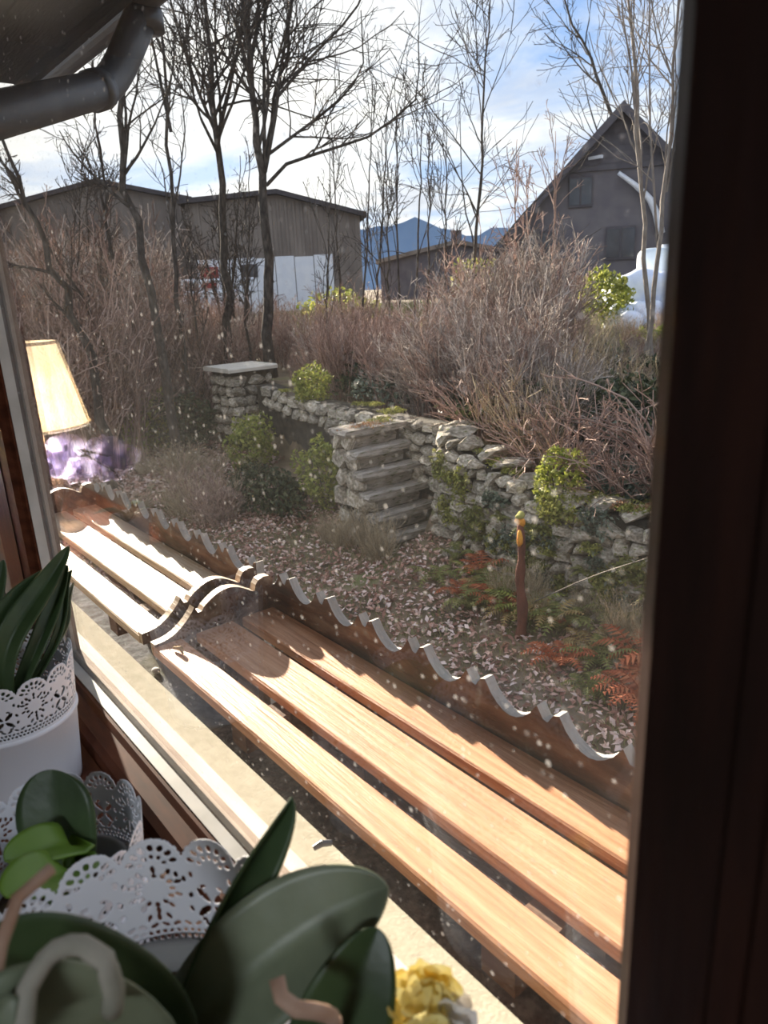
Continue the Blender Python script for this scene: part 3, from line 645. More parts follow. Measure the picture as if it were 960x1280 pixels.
def tree(label, px, d, wpx, seed, nb=16, t0=0.35, ang=38, lenf=0.42, up=0.10, sub=(7, 5), bark='bark', extra=1.5, minw=0.9, forks=(), group=None, name='bare_tree', t1=0.97, lower=True):
    r = np.random.default_rng(seed)
    pts = [at(u, v, d) for u, v in px]
    b_ = pts[0].copy(); b_[2] = min(float(gz(b_[0], b_[1])) - 0.1, b_[2] - 0.05); pts = [b_] + pts
    dirn = (pts[-1] - pts[-2]) / np.linalg.norm(pts[-1] - pts[-2]); pts.append(pts[-1] + (dirn * .7 + np.array([0, 0, .3])) * extra)
    P = resample(pts, 18); P[1:-1] += r.normal(0, wpx * d / FPX * .25, (16, 3))
    r0 = wpx / 2 * d / FPX; R0 = r0 * np.linspace(1.1, 0.22, 18); R0[0] *= 1.25
    root = empty(name, b_); tag(root, label, 'tree', group)
    M().tube(P, R0, 9).obj('trunk', MT[bark], root, smooth=True)
    mr = minw / 2 * d / FPX
    lim = []
    for fk in forks:
        f = resample([at(u, v, d) for u, v in fk[0]] + [at(*fk[0][-1], d) + np.array([0, 0, 0.6 * extra])], 9)
        lim.append((f, fk[1] / 2 * d / FPX * np.linspace(1, .3, 9)))
    B, RB, _ = spawn(P[None], R0[None], nb, t0, t1, lenf, ang, 9, up, .10, r, .55, .25, mr)
    if lim: B = np.concatenate([B, np.stack([a for a, _ in lim])]); RB = np.concatenate([RB, np.stack([a for _, a in lim])])
    B2, R2, i2 = spawn(B, RB, sub[0], .15, .97, .58, 40, 7, up * .5, .15, r, .6, .4, mr * .75)
    B3, R3, i3 = spawn(B2, R2, sub[1], .12, .97, .50, 40, 4, up * .4, .18, r, .7, .6, mr * .55)
    own3 = i2[i3]
    for k in range(len(B)):
        m = M().tubes(B[k:k + 1], RB[k:k + 1], 5); m.tubes(B2[i2 == k], R2[i2 == k], 4)
        if sub[1]: m.tubes(B3[own3 == k], R3[own3 == k], 3)
        m.obj('branch', MT[bark], root)
    return root
tree('stout dark tree leaning over beside the downpipe', [(196, 395), (180, 330), (166, 255), (150, 165), (152, 90), (166, 10)], 12, 12, 1, 12, .45, 34, .30, sub=(6, 5))
tree('slim tree with two parallel rising stems by the brown shed', [(222, 385), (216, 260), (210, 150), (204, 70), (196, 0)], 14, 6.5, 2, 11, .4, 26, .32, forks=[([(214, 165), (200, 100), (188, 40), (180, 0)], 4)], sub=(6, 5))
tree('tall tree with a knotty trunk and fan of steep branches', [(288, 440), (280, 310), (272, 190), (264, 80), (258, 0)], 15, 11, 3, 20, .44, 38, .46, forks=[([(272, 170), (285, 120), (298, 60), (305, 0)], 5), ([(272, 170), (250, 120), (226, 50), (212, 0)], 4.5)], sub=(8, 7))
tree('large tree with the broadest fine-twigged crown', [(337, 440), (334, 310), (331, 235), (322, 170), (312, 90), (305, 0)], 14, 13, 4, 20, .46, 38, .46, forks=[([(331, 215), (345, 140), (352, 80), (366, 0)], 6), ([(331, 205), (330, 130), (330, 70), (332, 0)], 5), ([(333, 232), (360, 203), (410, 188), (470, 168), (525, 120)], 4.5), ([(333, 195), (380, 160), (420, 130), (455, 90)], 4), ([(348, 120), (390, 70), (430, 30), (460, -10)], 4)], sub=(9, 8), minw=.9)
tree('straight young tree standing alone left of the gable', [(588, 360), (597, 285), (602, 200), (606, 110), (613, 20)], 15, 4.6, 5, 19, .22, 44, .42, up=.07, sub=(5, 3), extra=1.0)
tree('thin double-stemmed tree in front of the grey gable', [(814, 470), (806, 340), (801, 230), (797, 130), (786, 0)], 10.5, 6, 6, 12, .4, 30, .34, forks=[([(802, 220), (793, 110), (775, 0)], 3)], bark='bark_pale', sub=(6, 4))
tree('thin pale tree forking above the gable slope', [(806, 480), (818, 360), (832, 250), (842, 130), (848, 0)], 10, 6, 7, 12, .4, 28, .34, forks=[([(833, 240), (852, 130), (862, 0)], 3.5), ([(822, 310), (812, 150), (812, 0)], 3)], bark='bark_pale', sub=(6, 4))
tree('reddish tree close beside the dark window post', [(858, 470), (870, 370), (884, 250), (896, 110), (900, 0)], 9, 8, 8, 10, .35, 34, .3, bark='rust', sub=(6, 4))
tree('bare tree behind the gabled house', [(790, 250), (765, 140), (742, 80), (712, 20)], 44, 7, 9, 9, .25, 34, .42, sub=(5, 4))
tree('dark trunk leaning far left below the gutter', [(112, 430), (75, 350), (38, 262), (8, 190)], 11, 13, 10, 7, .35, 36, .22, sub=(5, 4), extra=.3)
tree('thin leaning tree crossing the brown shed roof', [(128, 420), (100, 365), (55, 300), (22, 240)], 12.5, 6, 12, 8, .3, 34, .26, sub=(5, 4), extra=.3)
tree('thin dark tree before the far brown shed', [(150, 400), (134, 300), (132, 230), (120, 150), (116, 90)], 15, 6, 13, 9, .35, 26, .24, sub=(6, 4), extra=.4)
def saplings():
    r = np.random.default_rng(31); g = 'thin saplings between the big tree and the young tree'
    for k, u in enumerate((408, 428, 452, 470, 486, 500, 517, 534, 556, 640, 664, 690)):
        top = r.uniform(130, 220) if u < 600 else r.uniform(200, 270); d = r.uniform(13, 17); lean = r.uniform(-14, 14)
        lab = 'thin upright sapling in the thicket between the broad-crowned tree and the young tree' if u < 600 else 'thin reddish sapling in front of the gable slope'
        tree(lab, [(u, 400), (u + lean * .4, 320), (u + lean, top)], d, 3.2, 300 + k, 8, .25, 24, .34, sub=(4, 3), extra=.5,
             bark='bark' if u < 600 else 'twig_red', group=g if u < 600 else 'saplings before the gable', name='sapling')
saplings()

def bank_stems():
    r = np.random.default_rng(41)
    for k in range(16):
        u = r.uniform(20, 330); d = r.uniform(14, 21); lean = r.uniform(-45, 20); top = r.uniform(200, 300)
        tree('thin leaning stem before the ' + ('rounded brown shed' if u < 200 else 'white-walled shed'), [(u, 400), (u + lean * .5, 320), (u + lean, top)], d, 3.4, 700 + k, 8, .2, 30, .34, sub=(5, 3), extra=.3, group='thin stems before the ' + ('rounded shed' if u < 200 else 'white-walled shed'), name='thin_stem')
bank_stems()
def shrub_mesh(seed, m, stems=36, spread=.34, side=(6, 3), arch=0.0, base=.14, r0=.010, minr=.0035, up=.05):
    """unit-high multi-stemmed bare shrub"""
    r = np.random.default_rng(seed); a = r.uniform(0, 2 * math.pi, stems); q = base * np.sqrt(r.uniform(0, 1, stems))
    p = np.stack([q * np.cos(a), q * np.sin(a), np.full(stems, -.03)], 1)
    D = np.stack([np.cos(a) * spread, np.sin(a) * spread, np.ones(stems)], 1) + r.normal(0, .16, (stems, 3)); D /= np.linalg.norm(D, axis=1, keepdims=True)
    ln = r.uniform(.55, 1.08, stems)[:, None] / 6; pts = [p]
    for j in range(6):
        D = D + r.normal(0, .09, D.shape) + np.array([0, 0, up - arch * j / 3]); D /= np.linalg.norm(D, axis=1, keepdims=True); pts.append(pts[-1] + D * ln)
    P = np.stack(pts, 1); R0 = r0 * np.linspace(1, .35, 7)[None] * r.uniform(.6, 1.2, stems)[:, None]
    mm = M().tubes(P, R0, 4); B, RB, _ = spawn(P, R0, side[0], .2, .98, .40, 32, 5, .03 - arch * .2, .12, r, .6, .4, minr); mm.tubes(B, RB, 3)
    if side[1]: B2, R2, _ = spawn(B, RB, side[1], .2, .98, .5, 36, 3, .02, .14, r, .8, .6, minr * .8); mm.tubes(B2, R2, 3)
    return mm.mesh('bare_shrub', m)
SHR = [shrub_mesh(1, MT['twig_red'], 34, .16, (7, 4), base=.22, r0=.007, minr=.0026), shrub_mesh(2, MT['twig_grey'], 34, .20, (7, 4), base=.22, r0=.008, minr=.0026), shrub_mesh(3, MT['twig_red'], 46, .10, (6, 3), base=.26, r0=.006, minr=.0024), shrub_mesh(4, MT['twig_grey'], 44, .30, (6, 4), .05, base=.2, r0=.006, minr=.0024)]
TAN = [shrub_mesh(5, MT['twig_tan'], 90, .42, (2, 0), .10, .12, .006, .003, .02), shrub_mesh(6, MT['twig_tan'], 70, .3, (3, 1), .03, .16, .006, .003)]
BRAM = shrub_mesh(7, MT['twig_red'], 30, .55, (4, 2), .22, .10, .009, .003, .08)
def put(me, name, x, y, h, wide, rz, label, cat, group):
    o = bpy.data.objects.new(name, me); COL.objects.link(o); o.location = (x, y, float(gz(x, y))); o.scale = (h * wide, h * wide, h); o.rotation_euler = (0, 0, rz)
    tag(o, label, cat, group); return o
def thicket():
    r = np.random.default_rng(17)
    for k in range(170):
        u = r.uniform(335, 905); d = 6.6 + 11 * r.random() ** 1.5; p = at(u, 360, d); x, y = p[0], p[1]
        if y < wall_y(x) + .75: y = float(wall_y(x)) + r.uniform(.8, 1.6); d = math.hypot(x, y + .28)
        if u > 640 and d < 8.4: d = r.uniform(8.4, 13); p = at(u, 360, d); x, y = p[0], p[1]
        if 590 < u < 700 and d < 11 and k % 3: d = r.uniform(11, 16); p = at(u, 360, d); x, y = p[0], p[1]
        topv = r.uniform(325, 440) if u < 590 else ((r.uniform(255, 330) if k % 5 < 2 else r.uniform(350, 425)) if u < 690 else r.uniform(400, 455))
        h = (CAM[2] + (353 - .0477 * (u - 480) - topv) / FPX * d) - float(gz(x, y)); h = min(max(h * .78, .6), 3.2)
        kind = int(r.integers(4)); red = 'reddish-brown' if kind in (0, 2) else 'greyish-brown'
        deep = 'close behind the stone wall' if d < 8.5 else 'deeper in the thicket'
        zone = 'between stone pillar and stairs' if u < 430 else 'under the thin saplings' if u < 590 else 'left of the gable' if u < 690 else 'below the tarpaulin pile'
        put(SHR[kind], 'bare_shrub', x, y, h, r.uniform(.8, 1.15), r.uniform(0, 6), f'{red} leafless shrub {deep}, {zone}', 'shrub', f'{red} thicket shrubs {deep}, {zone}')
    for k in range(64):                                    # left bank, up to the pillar
        u = r.uniform(10, 350); d = r.uniform(13.6, 21) if u > 230 else r.uniform(12.2, 21); p = at(u, 380, d); x, y = p[0], p[1]
        if math.hypot(x + 11.3, y - 5.72) < 1.5: x -= 1.6; y += 1.4
        topv = r.uniform(235, 400) if u < 195 else r.uniform(345, 415); h = (CAM[2] + (353 + .0477 * (480 - u) - topv) / FPX * d) - float(gz(x, y)); h = min(max(h * .82, 1.0), 4.6)
        kind = int(r.integers(4)); red = kind in (0, 2)
        put(SHR[kind], 'bare_shrub', x, y, h, r.uniform(.8, 1.2), r.uniform(0, 6),
            ('reddish-brown' if red else 'greyish') + ' leafless shrub on the bank ' + (zn := 'behind the lamp reflection' if u < 130 else 'under the leaning tree' if u < 240 else 'behind the stone pillar'), 'shrub',
            ('reddish' if red else 'greyish') + ' bank shrubs ' + zn)
    for k in range(30):                                    # dry stalks
        u = r.uniform(560, 860); d = r.uniform(6.4, 11) if u < 660 else r.uniform(8, 12); p = at(u, 380, d); x, y = p[0], max(p[1], float(wall_y(p[0])) + .7)
        put(TAN[int(r.integers(2))], 'dry_grass_clump', x, y, r.uniform(.5, 1.1), r.uniform(.8, 1.2), r.uniform(0, 6), 'straw-coloured clump of dead stalks ' + (zn := 'under the thin saplings' if u < 640 else 'below the gable slope' if u < 720 else 'around the dark evergreen bush' if u < 800 else 'below the thin pale trees'), 'dry grass', 'dead stalks ' + zn)
    for k, (u, d, h) in enumerate(((690, 6.5, 1.1), (780, 6.0, 1.0), (835, 5.7, 1.2), (860, 5.5, 1.0), (735, 6.8, 1.0), (600, 7.6, 1.0), (880, 6.4, 1.5))):
        p = at(u, 380, d); put(BRAM, 'bramble', p[0], max(p[1], float(wall_y(p[0])) + .6), h, 1.1, k * 1.3, 'arching leafless bramble just behind the stone wall', 'bramble', 'brambles behind the wall')
thicket()

def leaf_cloud(c, r3, n, size, seed, m, name, label, cat, group=None, stem=True, shell=.45, flat=False):
    """leafy bush: many small bent leaves around woody stems"""
    r = np.random.default_rng(seed); c = np.array(c, float); root = empty(name, c - np.array([0, 0, r3[2]])) if not flat else empty(name, c); tag(root, label, cat, group)
    q = r.normal(size=(n, 3)); q /= np.linalg.norm(q, axis=1, keepdims=True); lump = 1 + .22 * np.sin(q @ r.normal(size=(3, 5)) * 3 + r.uniform(0, 6, 5)).sum(1, keepdims=True) / 2
    pos = q * (shell + (1 - shell) * r.random((n, 1)) ** .5) * lump * np.array(r3) + c
    if flat: pos[:, 2] = np.maximum(pos[:, 2], c[2] + r.uniform(0, r3[2], n) * .5)
    leaves(pos, size, r).obj('foliage', m, root)
    if stem:
        k = 7; a = r.uniform(0, 6.28, k); b0 = c - np.array([0, 0, r3[2] * 1.02]); P = np.stack([np.linspace(b0, c + np.array([math.cos(t) * r3[0] * .6, math.sin(t) * r3[1] * .6, r.uniform(0, .6) * r3[2]]), 5) for t in a])
        M().tubes(P, np.tile(np.linspace(.018, .006, 5) * max(r3), (k, 1)), 5).obj('stem', MT['bark'], root)
    return root
def bushes():
    def bush(u, v, d, r3, n, size, seed, m, name, label, cat='shrub', group=None, lift=1.0):
        p = at(u, v, d); x, y = p[0], p[1]
        if y < wall_y(x) + r3[1] * .6 and x > -10 and y > wall_y(x) - .4: y = float(wall_y(x)) + r3[1] * .7
        leaf_cloud((x, y, float(gz(x, y)) + r3[2] * lift), r3, n, size, seed, MT[m], name, label, cat, group)
    bush(772, 480, 7.6, (.55, .5, .42), 1800, .04, 1, 'evergreen', 'evergreen_bush', 'dark evergreen bush at the foot of the thin double-stemmed tree')
    p = at(757, 362, 19.5); leaf_cloud((p[0], p[1], 2.15), (.66, .6, .62), 1300, .075, 2, MT['lime'], 'golden_shrub', 'yellow-green shrub before the grey gable beside the blue tarpaulin', 'shrub')
    bush(848, 410, 13, (.8, .6, .28), 900, .07, 3, 'lime', 'golden_shrub', 'low golden-green shrub below the blue tarpaulin pile')
    bush(170, 525, 13.6, (.9, .6, .5), 1500, .05, 4, 'lime', 'golden_shrub', 'mossy yellow-green shrub on the bank above the lilac flowers')
    bush(225, 535, 13.2, (.8, .6, .5), 1500, .05, 5, 'evergreen', 'evergreen_bush', 'low dark evergreen bush between two yellow-green shrubs')
    bush(310, 540, 11.0, (.42, .35, .42), 1300, .04, 6, 'lime', 'golden_shrub', 'yellow-green shrub growing in front of the stone pillar')
    bush(355, 552, 10.2, (.30, .3, .30), 900, .035, 7, 'lime', 'golden_shrub', 'small yellow-green shrub at the foot of the far wall')
    bush(400, 535, 8.7, (.32, .28, .48), 1400, .035, 8, 'lime', 'leafy_bush', 'fresh green leafy bush beside the top of the stairs')
    bush(330, 590, 9.2, (.9, .45, .24), 1800, .04, 9, 'evergreen', 'evergreen_bush', 'low dark green ground cover at the foot of the far wall')
    bush(650, 590, 5.6, (.22, .22, .34), 900, .03, 10, 'lime', 'leafy_bush', 'light green leafy plant behind the wall above the rusty post')
    bush(100, 560, 14.5, (1.3, .6, .5), 1700, .055, 11, 'evergreen', 'evergreen_bush', 'dark bush on the bank behind the lamp reflection')
    p = at(430, 400, 24); leaf_cloud((p[0], p[1], 1.7), (1.6, 1.4, .7), 1300, .11, 12, MT['lime'], 'golden_shrub', 'yellow-green meadow shrub right of the white wall', 'shrub')
    p = at(592, 350, 26); leaf_cloud((p[0], p[1], 2.3), (.8, .8, .9), 900, .10, 13, MT['lime'], 'golden_shrub', 'small yellow-green shrub behind the straight young tree', 'shrub')
    r = np.random.default_rng(3)                              # ivy carpet behind the wall
    for k, (x, y, a, b_, h) in enumerate(((-3.0, 5.0, .75, .45, .34), (-3.7, 5.35, .7, .45, .36), (-2.6, 5.6, .8, .5, .42), (-3.6, 6.3, .8, .5, .45), (-4.6, 5.6, .6, .4, .25), (-1.8, 5.1, .7, .5, .38))):
        leaf_cloud((x, y, float(gz(x, y))), (a, b_, h), 2200, .034, 60 + k, MT['ivy'], 'ivy_mound', 'grey-green ivy mound spreading behind the stone wall', 'ivy', 'ivy behind the wall', stem=False, flat=True)
    # dark leaf clumps added to stand for shade at the thicket's foot
    for k in range(16):
        u = r.uniform(360, 860); d = r.uniform(7.5, 11.5); p = at(u, 400, d); x, y = p[0], max(p[1], float(wall_y(p[0])) + 1.2)
        leaf_cloud((x, y, float(gz(x, y)) + .12), (.9, .6, r.uniform(.35, .6)), 1500, .045, 90 + k, MT['evergreen'] if k % 3 else MT['ivy'], 'shade_filler', 'added dark leafy undergrowth low in the thicket', 'shade_filler', 'undergrowth in the thicket', stem=False, flat=True)
bushes()

def wall_ivy():
    r = np.random.default_rng(51)
    for k in range(30):
        x = r.uniform(-5.2, -2.35); z = r.uniform(.1, .95) * float(wall_top(x)); y = float(wall_y(x)) - .05
        kind = k % 3; leaf_cloud((x, y, z), (r.uniform(.10, .22), .05, r.uniform(.08, .20)), 260, .022, 800 + k, MT[('moss', 'fern_green', 'ivy')[kind]], ('moss_patch', 'wall_herb', 'ivy_sprig')[kind],
            ('yellow-green moss patch hanging on the face of the stone wall', 'olive herb growing out of the face of the stone wall', 'grey-green ivy sprig on the face of the stone wall')[kind], ('moss', 'herb', 'ivy')[kind], ('moss on the wall', 'herbs on the wall', 'ivy on the wall')[kind], stem=False, shell=.1)
wall_ivy()
def fern(x, y, h, m, seed, label, group, name='fern', nf=11, z=None):
    r = np.random.default_rng(seed); z = float(gz(x, y)) if z is None else z; root = empty(name, (x, y, z)); tag(root, label, 'fern', group)
    for k in range(nf):
        a = k * 6.283 / nf + r.uniform(-.3, .3); L = h * r.uniform(.8, 1.2); t = np.linspace(0, 1, 12); out = L * .75 * t; zz = L * (1.25 * t - .95 * t * t * r.uniform(.75, 1.2))
        P = np.stack([x + np.cos(a) * out, y + np.sin(a) * out, z + zz], 1); mm = M().tube(P, np.linspace(.006, .002, 12), 3, False)
        side = np.array([-math.sin(a), math.cos(a), 0])
        for j in range(1, 12):
            w = L * .20 * math.sin(math.pi * (j / 12) ** .7) + .008; T = (P[j] - P[j - 1]); T /= np.linalg.norm(T)
            for s in (-1, 1):
                b_ = P[j]; tip = b_ + side * s * w + T * w * .35 + np.array([0, 0, -w * .25]); wd = T * L * .030
                mm.add([b_ - wd, b_ + wd, tip], [[0, 1, 2]])
        mm.obj('frond', MT[m], root)
def ferns():
    def g(u, v): p = onz(u, v, .08); return p[0], p[1]
    for k, (u, v, h) in enumerate(((815, 880, .42), (838, 850, .48), (800, 835, .4), (842, 905, .35), (790, 870, .34), (700, 830, .3))): fern(*g(u, v), h, 'fern_red', 500 + k, 'russet dead bracken spreading near the dark window post', 'russet bracken')
    for k, (u, v, h) in enumerate(((620, 760, .34), (606, 745, .3), (575, 745, .26), (640, 775, .3))): fern(*g(u, v), h, 'fern_tan' if k % 2 else 'fern_red', 520 + k, 'tan and russet bracken around the foot of the rusty post', 'bracken at the rusty post')
    for k, (u, v, h) in enumerate(((612, 752, .38), (588, 760, .30), (748, 830, .3), (770, 790, .3), (700, 790, .36), (820, 770, .34), (838, 760, .34), (735, 860, .22))): fern(*g(u, v), h, 'fern_green', 540 + k, 'large olive fern standing clear of the stone wall', 'green ferns')
    r = np.random.default_rng(8)
    for k in range(22):
        x = r.uniform(-4.7, -2.35); y = float(wall_y(x)) - r.uniform(.12, .55); fern(x, y, r.uniform(.18, .36), ('fern_green', 'fern_tan', 'lime', 'fern_green', 'fern_red')[k % 5], 600 + k, ('olive green', 'tan', 'bright yellow-green', 'olive green', 'russet')[k % 5] + ' fern in the growth at the wall foot', 'ferns at the wall foot ' + ('olive', 'tan', 'bright', 'olive', 'russet')[k % 5], nf=9)
    for k in range(9):
        x = r.uniform(-4.9, -2.5); fern(x, float(wall_y(x)) - .06, r.uniform(.14, .24), 'fern_green', 560 + k, 'small fern sprouting from the joints of the wall', 'wall ferns', nf=7, z=r.uniform(.3, .75))
    for k in range(14):
        p = onz(r.uniform(150, 330), r.uniform(585, 650), .1); put(TAN[k % 2] if k % 4 else SHR[0], 'weed_clump', p[0], p[1], r.uniform(.35, .7), 1.3, k, 'brown withered weed clump standing on the leafy lawn', 'weeds', 'withered weeds on the lawn')
    for k in range(10):
        x = -5.35 - k * .12; put(TAN[k % 2], 'dry_grass_clump', x + r.uniform(-.1, .1), 3.98 + r.uniform(-.12, .08), r.uniform(.28, .55), .8, k, 'yellowed grass clump against the flank of the stairs', 'dry grass', 'yellowed grass beside the stairs')
    for k in range(10):
        x = r.uniform(-4.9, -2.4); put(TAN[k % 2], 'dry_grass_clump', x, float(wall_y(x)) - r.uniform(.12, .4), r.uniform(.25, .45), .8, k, 'yellowed grass clump hanging at the foot of the wall', 'dry grass', 'yellowed grass at the wall foot')
ferns()
def post_and_cane():
    b_ = onz(650, 795, .05); t = at(650, 655, math.hypot(b_[0], b_[1] + .28)); root = empty('rusty_post', b_); tag(root, 'rusty red post with an orange top before the wall', 'post')
    P = resample([b_ - (0, 0, .1), b_ * .75 + t * .25 + (.03, 0, 0), b_ * .5 + t * .5 + (-.012, .01, 0), b_ * .25 + t * .75 + (.02, 0, 0), t], 12); M().tube(P, np.linspace(.046, .026, 12) * (1 + .18 * np.sin(np.arange(12) * 2.1)), 9).obj('shaft', MT['rust'], root, smooth=True)
    m = M(); blob(m, t + (0, 0, .02), (.036, .036, .045), 5, 2, .3); m.obj('orange_top', MT['orange'], root, smooth=True)
    m = M(); blob(m, t + (0, .0, .065), (.034, .034, .03), 6, 2, .3); m.obj('moss_cap', MT['moss'], root, smooth=True)
    m = M(); blob(m, t + (.025, -.03, -.10), (.022, .022, .06), 7, 2, .3); m.obj('orange_streak', MT['orange'], root, smooth=True)
    a = onz(668, 752, .25); c = at(838, 688, math.hypot(a[0], a[1]) - 1.0); c[1] = min(c[1], wall_y(c[0]) - .1)
    tag(M().tube(resample([a, (a + c) / 2 + (0, 0, .03), c], 6), np.linspace(.005, .003, 6), 6).obj('dead_cane', MT['bark_pale'], smooth=True), 'long pale dead cane leaning across the wall', 'cane')
post_and_cane()

def litter():
    r = np.random.default_rng(77)
    def scatter(n, x0, x1, y0, y1, keep): 
        x = r.uniform(x0, x1, n); y = r.uniform(y0, y1, n); k = keep(x, y); return x[k], y[k]
    den = lambda x, y: .5 + .5 * np.sin(x * 1.9 + 1) * np.cos(y * 2.3 + .4)
    x, y = scatter(60000, -9.5, 1, .6, 4.9, lambda x, y: (y < wall_y(x) - .02) & (r.random(len(x)) < .25 + .5 * den(x, y)) & ~((x < -5.45) & (x > -6.45) & (y > 4.05)))
    tag(leaves(np.stack([x, y, gz(x, y) + r.uniform(.008, .035, len(x))], 1), .030, r, .55).obj('leaf_litter', MT['fallen']), 'pinkish-brown fallen leaves carpeting the garden', 'leaves', kind='stuff')
    x, y = scatter(16000, -19, -9.5, 1.5, 5.4, lambda x, y: y < wall_y(x))
    tag(leaves(np.stack([x, y, gz(x, y) + .02], 1), .045, r, .55).obj('leaf_litter', MT['fallen']), 'fallen leaves on the lawn towards the bank', 'leaves', kind='stuff')
    x, y = scatter(70000, -10, 1, .6, 4.5, lambda x, y: (y < wall_y(x) - .1) & (r.random(len(x)) > .35 + .45 * den(x, y)))
    n = len(x); b_ = np.stack([x, y, gz(x, y) - .005], 1); a = r.uniform(0, 6.28, n); s = np.stack([np.cos(a), np.sin(a), 0 * a], 1) * .004
    tip = b_ + np.stack([r.normal(0, .02, n), r.normal(0, .02, n), r.uniform(.03, .08, n)], 1); i = np.arange(n) * 3
    tag(M().add(np.stack([b_ - s, b_ + s, tip], 1).reshape(-1, 3), np.stack([i, i + 1, i + 2], 1)).obj('lawn_grass', MT['grass']), 'thin short grass growing through the fallen leaves', 'grass', kind='stuff')
    # meadow grass far behind
    x = r.uniform(-34, 4, 30000); y = r.uniform(9, 36, 30000); q = np.stack([x, y], 1) - at(780, 125, 28.)[:2]; ss, tt = q @ np.array([.821, .571]), q @ np.array([-.571, .821]); ok = ~((np.abs(ss) < 5.2) & (tt > 0.3) & (tt < 11.5)); x, y = x[ok], y[ok]; n = len(x); b_ = np.stack([x, y, gz(x, y)], 1); a = r.uniform(0, 6.28, n); s = np.stack([np.cos(a), np.sin(a), 0 * a], 1) * .03
    tip = b_ + np.stack([r.normal(0, .08, n), r.normal(0, .08, n), r.uniform(.1, .35, n)], 1); i = np.arange(n) * 3
    tag(M().add(np.stack([b_ - s, b_ + s, tip], 1).reshape(-1, 3), np.stack([i, i + 1, i + 2], 1)).obj('meadow_grass', MT['grass']), 'rough meadow grass around the far houses', 'grass', kind='stuff')
litter()

# ------------------------------------------------------------------ buildings beyond the garden
def gable_house():
    D = 28.0; ap = at(780, 125, D); ax = np.array([.82, .57]); ax /= np.linalg.norm(ax); dp = np.array([-ax[1], ax[0]])     # along facade, away from us
    g0 = 1.25; hw = 5.4; ez = ap[2] - hw
    W = lambda s, t, z: np.array([ap[0] + ax[0] * s + dp[0] * t, ap[1] + ax[1] * s + dp[1] * t, z])
    root = empty('gabled_house', W(0, 0, g0)); tag(root, 'steep grey gabled house behind the thicket', 'house')
    def slab(poly, t0, t1, name, m, par=None):
        n = len(poly); V = np.array([W(s, t0, z) for s, z in poly] + [W(s, t1, z) for s, z in poly]); i = np.arange(n); j = (i + 1) % n
        mm = M().add(V, np.stack([i, j, j + n, i + n], 1)); mm.f.setdefault(n, []).append(np.array([i[::-1], i + n])); return mm.obj(name, m, par or root)
    w = hw - .5; slab([(-w, g0 - .5), (w, g0 - .5), (w, ap[2] - w - .2), (0, ap[2] - .2), (-w, ap[2] - w - .2)], .5, 11, 'wall', MT['gable'])
    zc = ap[2] - 2.0                                             # slate clad tip, in boards
    nb = 9
    for k in range(nb):
        z0 = zc + (ap[2] - .35 - zc) * k / nb; z1 = zc + (ap[2] - .35 - zc) * (k + 1) / nb + .02; a0, a1 = ap[2] - .25 - z0, max(ap[2] - .25 - z1, .02)
        slab([(-a0, z0), (a0, z0), (a1, z1), (-a1, z1)], .40 - .0 * k, .50, 'slate_course', MT['slate'])
    for s in (-1, 1):
        slab([(0, ap[2]), (s * hw, ap[2] - hw), (s * hw, ap[2] - hw - .22), (0, ap[2] - .26)][::s], 0, 11.5, 'roof', MT['roof'])
        slab([(0, ap[2] - .02), (s * hw, ap[2] - hw - .02), (s * hw, ap[2] - hw - .30), (0, ap[2] - .34)][::s], -.05, 0.02, 'bargeboard', MT['slate'])
    slab([(-w, g0 - .5), (w, g0 - .5), (w, g0 + .75), (-w, g0 + .75)], .44, .5, 'base', MT['base_white'])
    for s, z, ww, hh in ((-2.6, 3.1, .5, .55), (.1, 3.1, .5, .55), (2.5, 3.1, .5, .55), (-1.3, 4.9, .4, .5)):
        f = slab([(s - ww, z), (s + ww, z), (s + ww, z + 2 * hh), (s - ww, z + 2 * hh)], .42, .5, 'window', MT['slate'])
        for q in (-1, 1): slab([(s + q * ww / 2 - ww * .42, z + .08), (s + q * ww / 2 + ww * .42, z + .08), (s + q * ww / 2 + ww * .42, z + 2 * hh - .08), (s + q * ww / 2 - ww * .42, z + 2 * hh - .08)], .40, .45, 'pane', MT['dark_glass'], f)
    # pale flue bending down the gable, lamp bracket
    def onf(u, v, out=.30): 
        p = at(u, v, D); r_ = ray(u, v); o = np.array([W(0, out, 0)[0], W(0, out, 0)[1]]); t = ((o - CAM[:2]) @ dp) / (r_[:2] @ dp); return CAM + r_ * t
    M().tube(resample([onf(773, 216), onf(795, 232), onf(812, 248), onf(821, 268), onf(826, 292)], 12), np.linspace(.07, .15, 12), 10).obj('flue_pipe', MT['pale_metal'], root, smooth=True)
    a = onf(744, 197); M().box(a - (.28, .05, .05), a + (.28, .05, .05)).obj('lamp_bracket', MT['pale_metal'], root)
    M().box(W(2.2, 4, ap[2] - 2.4), W(2.2, 4, ap[2] - 2.4) + np.array([.6, .6, 2.0])).obj('chimney', MT['gable'], root)
gable_house()

